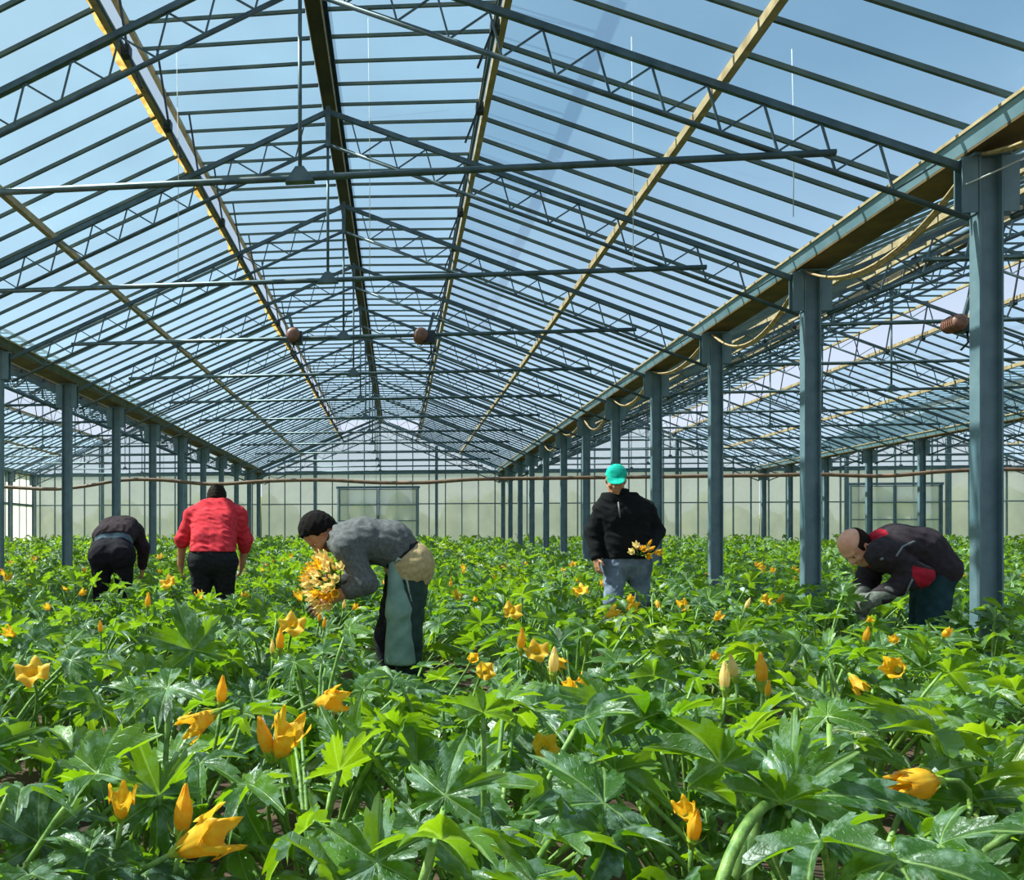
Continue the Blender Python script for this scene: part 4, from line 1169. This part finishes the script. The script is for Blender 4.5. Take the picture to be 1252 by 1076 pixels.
S = SDF(lo, hi, .0085); S.cone(cJ['hip_l'], cJ['hip_r'], .124, .124, .04); S.cone(cJ['pel'], cJ['waist'], .115, .11, .05)
for q in 'lr': c_.leg(S, q, .014)
S.cut(cJ['pel'] + UP*.08, UP); S.wrinkle(.011, .10, 15, (0,0,1)); S.build('jeans', JN, c_.root, 2, c_.base)
c_.boots(RUB)

# ---------------------------------------------------------------- red-shirted picker seen from behind
z0 = 7.1
J = pj(z0, pel=(260,678), waist=(261,662,.08), chest=(263,641,.20), neck=(265,619,.31), sh_l=(237,630,.26), sh_r=(291,631,.26), el_l=(223,660,.26), wr_l=(221,690,.34), hand_l=(222,705,.38),
       el_r=(300,661,.26), wr_r=(296,689,.34), hand_r=(294,703,.38), hip_l=(247,686), hip_r=(274,686), kn_l=(246,738,.06), kn_r=(276,738,.10), an_l=(246,802,-.02), an_r=(277,802,.02))
r_ = Person('red', PEOPLE_XY['red'], 'person in red long-sleeved shirt and black trousers stooping with back to camera', J, (np.array(P(265,610,z0+.38)), W3(0,.80,.55), W3(0,-.55,.83)))
r_.toe = W3(0,0,1); rJ = r_.J
r_.body(SK1, {'l': dict(palm=W3(.9,0,.3), curl=.5, thumb_side=W3(.3,0,1)), 'r': dict(palm=W3(-.9,0,.3), curl=.5, thumb_side=W3(-.3,0,1))})
r_.hair_shell('hair', BHAIR, .012, lambda q: np.maximum(q[2] - .06 - .3*(q[1]-.03), -.070 - q[1] + .4*(q[2]+.06)), .003)
RD = cloth('red_cotton', srgb(196,40,52), srgb(220,62,70), 30, .2)
lo, hi = r_.bounds([rJ[k] for k in ('pel','neck','sh_l','sh_r','el_l','el_r','wr_l','wr_r')], .2)
S = SDF(lo, hi, .0085); r_.torso(S, .020); r_.arm(S, 'l', .020, end=.06); r_.arm(S, 'r', .020, end=.30)
S.cone(rJ['neck'], rJ['neck'] + nrmv(rJ['neck']-rJ['chest'])*.03, .072, .066, .03)
S.wrinkle(.012, .10, 21, W3(.2,1,.2)); S.cut_ball(rJ['pel'] + UP*.025, -UP, .21); S.cut_ball(rJ['neck'] + nrmv(rJ['neck']-rJ['chest'])*.04, rJ['neck']-rJ['chest'], .12); S.build('shirt', RD, r_.root, 2, r_.base)
lo, hi = r_.bounds([rJ[k] for k in ('pel','hip_l','hip_r','kn_l','kn_r','an_l','an_r')], .2)
S = SDF(lo, hi, .0085); S.cone(rJ['hip_l'], rJ['hip_r'], .126, .126, .04); S.cone(rJ['pel'], rJ['waist'], .118, .112, .05)
for q in 'lr': r_.leg(S, q, .014)
S.cut(rJ['pel'] + UP*.085, UP); S.wrinkle(.009, .10, 22, (0,0,1)); S.build('trousers', BLK, r_.root, 2, r_.base)
r_.boots(RUB)

# ---------------------------------------------------------------- dark-clothed picker bent double at the far left
z0 = 8.0
J = pj(z0, pel=(137,676), waist=(140,656,.15), chest=(146,648,.36), neck=(150,655,.52), sh_l=(124,654,.42), sh_r=(166,652,.40), el_l=(117,676,.44), wr_l=(118,700,.48), hand_l=(118,712,.50),
       el_r=(175,670,.40), wr_r=(174,694,.46), hand_r=(173,708,.50), hip_l=(124,680), hip_r=(150,680), kn_l=(124,728,.08), kn_r=(152,728,.10), an_l=(124,787,-.02), an_r=(152,787,.02))
d_ = Person('dark', PEOPLE_XY['dark'], 'person in dark maroon top and black trousers bent double, back to camera, farthest left', J, (np.array(P(152,667,z0+.62)), W3(.05,-.5,.85), W3(0,-.85,-.5)))
d_.toe = W3(0,0,1); dJ = d_.J
d_.body(SK1, {'l': dict(palm=W3(.9,0,.3), curl=.5), 'r': dict(palm=W3(-.9,0,.3), curl=.5)})
d_.hair_shell('hair', HAIR, .012, lambda q: np.maximum(q[2] - .06 - .3*(q[1]-.03), -.070 - q[1] + .4*(q[2]+.06)), .003)
MR = cloth('dark_maroon_knit', srgb(44,32,36), srgb(58,44,48), 40, .25)
lo, hi = d_.bounds([dJ[k] for k in ('pel','neck','sh_l','sh_r','el_l','el_r','wr_l','wr_r')], .2)
S = SDF(lo, hi, .0085); d_.torso(S, .020); d_.arm(S, 'l', .020, end=.9); d_.arm(S, 'r', .020, end=.9)
S.wrinkle(.010, .09, 31, W3(1,.3,.2)); S.cut_ball(dJ['pel'] + (dJ['waist']-dJ['pel'])*.70, dJ['pel']-dJ['waist'], .28); S.cut_ball(dJ['neck'] + nrmv(dJ['neck']-dJ['chest'])*.04, dJ['neck']-dJ['chest'], .12); S.build('sweater', MR, d_.root, 2, d_.base)
S = SDF(lo, hi, .0085); d_.torso(S, .012); S.cut(dJ['pel'] + (dJ['waist']-dJ['pel'])*.80, dJ['waist']-dJ['pel']); S.cut(dJ['pel'] + (dJ['waist']-dJ['pel'])*.40, dJ['pel']-dJ['waist']); S.build('waistband', cloth('slate_blue_cotton', srgb(70,88,98), srgb(96,112,122), 40), d_.root, 2, d_.base)
lo, hi = d_.bounds([dJ[k] for k in ('pel','waist','hip_l','hip_r','kn_l','kn_r','an_l','an_r')], .2)
S = SDF(lo, hi, .0085); S.cone(dJ['hip_l'], dJ['hip_r'], .128, .128, .04)
lat = nrmv(dJ['hip_r']-dJ['hip_l'])
for q in (-1, 1): S.cone(dJ['pel'] + lat*.075*q, dJ['waist'] + lat*.06*q, .125, .112, .05)
for q in 'lr': d_.leg(S, q, .016)
S.cut(dJ['pel'] + (dJ['waist']-dJ['pel'])*.48, dJ['waist']-dJ['pel']); S.wrinkle(.009, .10, 32, (0,0,1)); S.build('trousers', cloth('black_plum_cotton', srgb(26,22,28), srgb(38,34,42), 40), d_.root, 2, d_.base)
d_.boots(RUB)

# ---------------------------------------------------------------- balding picker in a dark jacket, bent to the left at right
z0 = 5.26
J = pj(z0, pel=(1141,693), waist=(1124,672), chest=(1094,670), neck=(1068,673), sh_l=(1080,680,-.18), sh_r=(1074,680,.18), el_l=(1124,703,-.24), wr_l=(1072,731,-.20), hand_l=(1056,738,-.18),
       el_r=(1058,714,.16), wr_r=(1055,738,.00), hand_r=(1053,756,-.04), hip_l=(1143,698,-.09), hip_r=(1139,698,.09), kn_l=(1140,770,-.12), kn_r=(1128,768,.10), an_l=(1152,853,-.10), an_r=(1140,853,.12))
b_ = Person('bald', PEOPLE_XY['bald'], 'balding person in dark jacket with red collar and elbow patches bending left at the right', J, (np.array(P(1046,669,z0)), W3(-.84,.52,-.05), W3(-.52,-.84,-.15)))
b_.toe = W3(-1,0,0); bJ = b_.J
b_.body(SK2, {'l': dict(palm=W3(-.2,-.7,.6), curl=.6, thumb_side=W3(-.3,.9,0)), 'r': dict(palm=W3(.3,0,-.9), curl=.6, thumb_side=W3(-.9,0,0))})
b_.eyes(WH, IR)
b_.hair_shell('hair', BHAIR, .007, lambda q: np.maximum(np.maximum(q[2] - .030, q[1] - .045 + .3*q[2]), -.060 - q[1]), .002)
JK = cloth('dark_plum_jacket_fabric', srgb(40,32,36), srgb(54,44,48), 30, .2, .75); RC = cloth('crimson_fabric', srgb(150,20,40), srgb(176,34,52), 30, .2); GR = cloth('grey_piping', srgb(110,112,114), srgb(130,132,134), 40)
GV = cloth('grey_work_glove', srgb(82,84,78), srgb(112,114,104), 40)
lo, hi = b_.bounds([bJ[k] for k in ('pel','neck','sh_l','sh_r','el_l','el_r','wr_l','wr_r')], .2)
S = SDF(lo, hi, .0085); b_.torso(S, .028); b_.arm(S, 'l', .026, end=.9); b_.arm(S, 'r', .026, end=.75)
S.wrinkle(.011, .10, 41, W3(.6,.7,0)); S.cone(bJ['hip_l'], bJ['hip_r'], .130, .130, .05)
S.cut_ball(bJ['pel'] + W3(.5,-1,0)*.09, W3(.35,-1,0), .28); S.cut_ball(bJ['neck'] + nrmv(bJ['neck']-bJ['chest'])*.05, bJ['neck']-bJ['chest'], .15)
el_ = bJ['el_l']
S.build('jacket', [JK, RC], b_.root, 2, b_.base, lambda c: ((((c - bJ['neck']) @ nrmv(bJ['neck']-bJ['chest']) > -.022) & (np.linalg.norm(c - bJ['neck'], axis=1) < .17)) | (np.linalg.norm(c - (el_ + W3(-.3,.35,-1)*.02), axis=1) < .085) & ((c - el_) @ W3(.2,.9,-.2) < .05)).astype(int))
S = SDF(*b_.bounds([bJ['neck']], .2), .007); n_ = nrmv(bJ['neck']-bJ['chest']); S.cone(bJ['neck'] - n_*.03, bJ['neck'] + n_*.075, .108, .086, .02); S.cone(bJ['neck'] - n_*.05, bJ['neck'] + n_*.14, .070, .072, .01, sub=True); S.cut(bJ['neck'] + n_*.07, n_); S.build('collar', RC, b_.root, 2, b_.base)
m = MB(); ob = b_.base
m.tube([P(1096,680,z0-.335)-ob, P(1104,668,z0-.315)-ob, P(1118,662,z0-.25)-ob], .006, 6); m.build('piping', GR, b_.root, True)
m = MB(); m.tube([P(1068,690,z0-.15)-ob, P(1073,686,z0-.20)-ob, P(1079,683,z0-.27)-ob], .008, 6); m.build('chest_stripe', GR, b_.root, True)
m = MB(); m.tube([P(1108,726,z0-.29)-ob, P(1112,716,z0-.30)-ob, P(1116,708,z0-.31)-ob], .005, 6); m.build('piping', GR, b_.root, True)
# work gloves and grey cuff
for q in 'lr':
    w = bJ['wr_'+q]; d = nrmv(bJ['hand_'+q] - w); S = SDF(*b_.bounds([w - d*.08, w + d*.2], .1), .006)
    S.cone(w - d*.07, w + d*.01, .050, .046, .02)
    pl_ = dict(palm=W3(-.2,-.7,.6), curl=.6, thumb_side=W3(-.3,.9,0)) if q == 'l' else dict(palm=W3(.3,0,-.9), curl=.6, thumb_side=W3(-.9,0,0))
    n = np.array(pl_['palm']); n = nrmv(n - d*n.dot(d)); t = np.cross(d, n); t = t if t.dot(pl_['thumb_side']) > 0 else -t
    S.ell(w + d*.045, (d, n, t), (.062,.030,.050), .02)
    for i, (o, L) in enumerate(((.030,.074),(.010,.082),(-.010,.077),(-.029,.060))):
        p = w + d*.078 + t*o; a = .6*(.7 + .1*i)
        for j, fr in enumerate((.45,.31,.28)):
            ang = a*(j + .6); v = nrmv(d*math.cos(ang) + n*math.sin(ang)); qq = p + v*L*fr; S.cone(p, qq, .0135, .0125, .004); p = qq
    p = w + d*.022 + t*.032; v = nrmv(d*.62 + t*.70 + n*.25); qq = p + v*.044; S.cone(p, qq, .0165, .0145, .008); S.cone(qq, qq + nrmv(d*.88 + t*.22 + n*.4)*.036, .0145, .012, .005)
    S.build('glove', GV, b_.root, 1, b_.base)
lo, hi = b_.bounds([bJ[k] for k in ('pel','waist','hip_l','hip_r','kn_l','kn_r','an_l','an_r')], .2)
S = SDF(lo, hi, .0085); S.cone(bJ['hip_l'], bJ['hip_r'], .126, .126, .04)
for q in 'lr': b_.leg(S, q, .018)
S.wrinkle(.010, .10, 42, (0,0,1)); S.build('trousers', cloth('dark_teal_denim', srgb(28,52,58), srgb(44,72,78), 12, .2), b_.root, 2, b_.base)
b_.boots(RUB)

# ---------------------------------------------------------------- picked blossoms held in the hands
def picked(center, axis, n, spread, ln, sc, group, label, seed, kinds):
    r = random.Random(seed); c = Vector(center); ax = Vector(axis)
    for i in range(n):
        a = i * 2.39996; q = math.sqrt((i + .5) / n)
        e1 = ax.orthogonal().normalized(); e2 = ax.cross(e1)
        off = (e1*math.cos(a) + e2*math.sin(a)) * q
        d = (ax + off * .75).normalized(); p = c + Vector([o * s for o, s in zip(off, spread)]) + d * ln * (1 - q*q*.5) + Vector((r.uniform(-.012,.012),)*3)
        pm, se = flower_meshes(kinds[i % len(kinds)])[i % 3]
        o = bpy.data.objects.new('picked_blossom', pm); COL.objects.link(o); o.matrix_basis = Matrix.Translation(p) @ rot_to(d, r.uniform(0,6)) @ Matrix.Diagonal((sc,sc,sc,1))
        tag(o, label, 'blossom', group)
        k = bpy.data.objects.new('calyx', se); COL.objects.link(k); k.parent = o
        m = MB(); base = c - ax * .10; im = o.matrix_basis.inverted()
        m.tube([im @ (p - d*.018*sc), im @ (p*.5 + base*.5 - ax*.01), im @ base], .0045/sc, 5); m.build('cut_stalk', M['stem'], o, True)
picked(P(401,713,4.62), W3(-.62,.22,-.72), 34, (.092,.092,.125), .05, .56, "bunch of pale yellow blossoms on the grey-sweatered picker's arm", "pale yellow picked blossom in the grey-sweatered picker's bunch", 5, ('half_pale','bud_pale','half_pale','half'))
picked(P(786,674,6.90), W3(-.1,.35,-.9), 7, (.075,.075,.045), .05, .62, "bunch of orange blossoms in the capped picker's hand", "orange picked blossom in the capped picker's hand", 6, ('half','bud','half_pale'))
# ================================================================ light and camera
sun = bpy.data.lights.new('sun', 'SUN'); sun.energy = 9.5; sun.angle = math.radians(.6); sun.color = (1, .95, .85)
so = bpy.data.objects.new('sun', sun); COL.objects.link(so)
el = math.radians(52); az = math.radians(-82)            # measured from +Y towards +X
to_sun = Vector((math.cos(el)*math.sin(az), math.cos(el)*math.cos(az), math.sin(el)))
so.rotation_euler = to_sun.to_track_quat('Z', 'Y').to_euler()
so.location = to_sun * 40

w = bpy.data.worlds.new('World'); SC.world = w; w.use_nodes = True
t = w.node_tree; t.nodes.clear()
tc = t.nodes.new('ShaderNodeTexCoord'); sp = t.nodes.new('ShaderNodeSeparateXYZ'); t.links.new(tc.outputs['Generated'], sp.inputs[0])
rp = t.nodes.new('ShaderNodeValToRGB'); e = rp.color_ramp.elements
stops = [(0, (.30,.33,.28,1)), (.49, (.45,.48,.42,1)), (.51, (1.5,1.6,1.75,1)), (.60, (1.15,1.35,1.7,1)), (.72, (.40,.66,1.0,1)), (1, (.17,.40,.80,1))]
while len(e) < len(stops): e.new(.5)
for i, (p, c) in enumerate(stops): e[i].position = p; e[i].color = c
mr = t.nodes.new('ShaderNodeMapRange'); mr.inputs['From Min'].default_value = -1; mr.inputs['From Max'].default_value = 1
t.links.new(sp.outputs['Z'], mr.inputs['Value']); t.links.new(mr.outputs[0], rp.inputs['Fac'])
# brighter sky towards the sun
dt = t.nodes.new('ShaderNodeVectorMath'); dt.operation = 'DOT_PRODUCT'; dt.inputs[1].default_value = to_sun
t.links.new(tc.outputs['Generated'], dt.inputs[0])
m2 = t.nodes.new('ShaderNodeMapRange'); m2.inputs['From Min'].default_value = .1; m2.inputs['From Max'].default_value = 1; m2.interpolation_type = 'SMOOTHSTEP'
t.links.new(dt.outputs['Value'], m2.inputs['Value'])
mx = t.nodes.new('ShaderNodeMix'); mx.data_type = 'RGBA'; t.links.new(m2.outputs[0], mx.inputs[0]); t.links.new(rp.outputs['Color'], mx.inputs[6]); mx.inputs[7].default_value = (1.0,1.25,1.45,1)
bg = t.nodes.new('ShaderNodeBackground'); bg.inputs['Strength'].default_value = .46
t.links.new(mx.outputs[2], bg.inputs['Color'])
wo = t.nodes.new('ShaderNodeOutputWorld'); t.links.new(bg.outputs[0], wo.inputs['Surface'])

cam = bpy.data.cameras.new('camera'); co = bpy.data.objects.new('camera', cam); COL.objects.link(co)
co.location = (0, 0, EYE); co.rotation_euler = (math.radians(90), 0, PSI)
cam.sensor_fit = 'HORIZONTAL'; cam.sensor_width = 36
cam.lens = F / 1252 * 36
cam.shift_x = (626 - CX) / 1252; cam.shift_y = (CY - 538) / 1252
cam.clip_start = .05; cam.clip_end = 400
SC.camera = co
vs = SC.view_settings; vs.view_transform = 'Standard'; vs.look = 'None'; vs.gamma = 1; vs.use_curve_mapping = False
vs.exposure = 0.35
SC.cycles.transparent_max_bounces = 24
SC.cycles.max_bounces = 8
SC.cycles.use_denoising = True
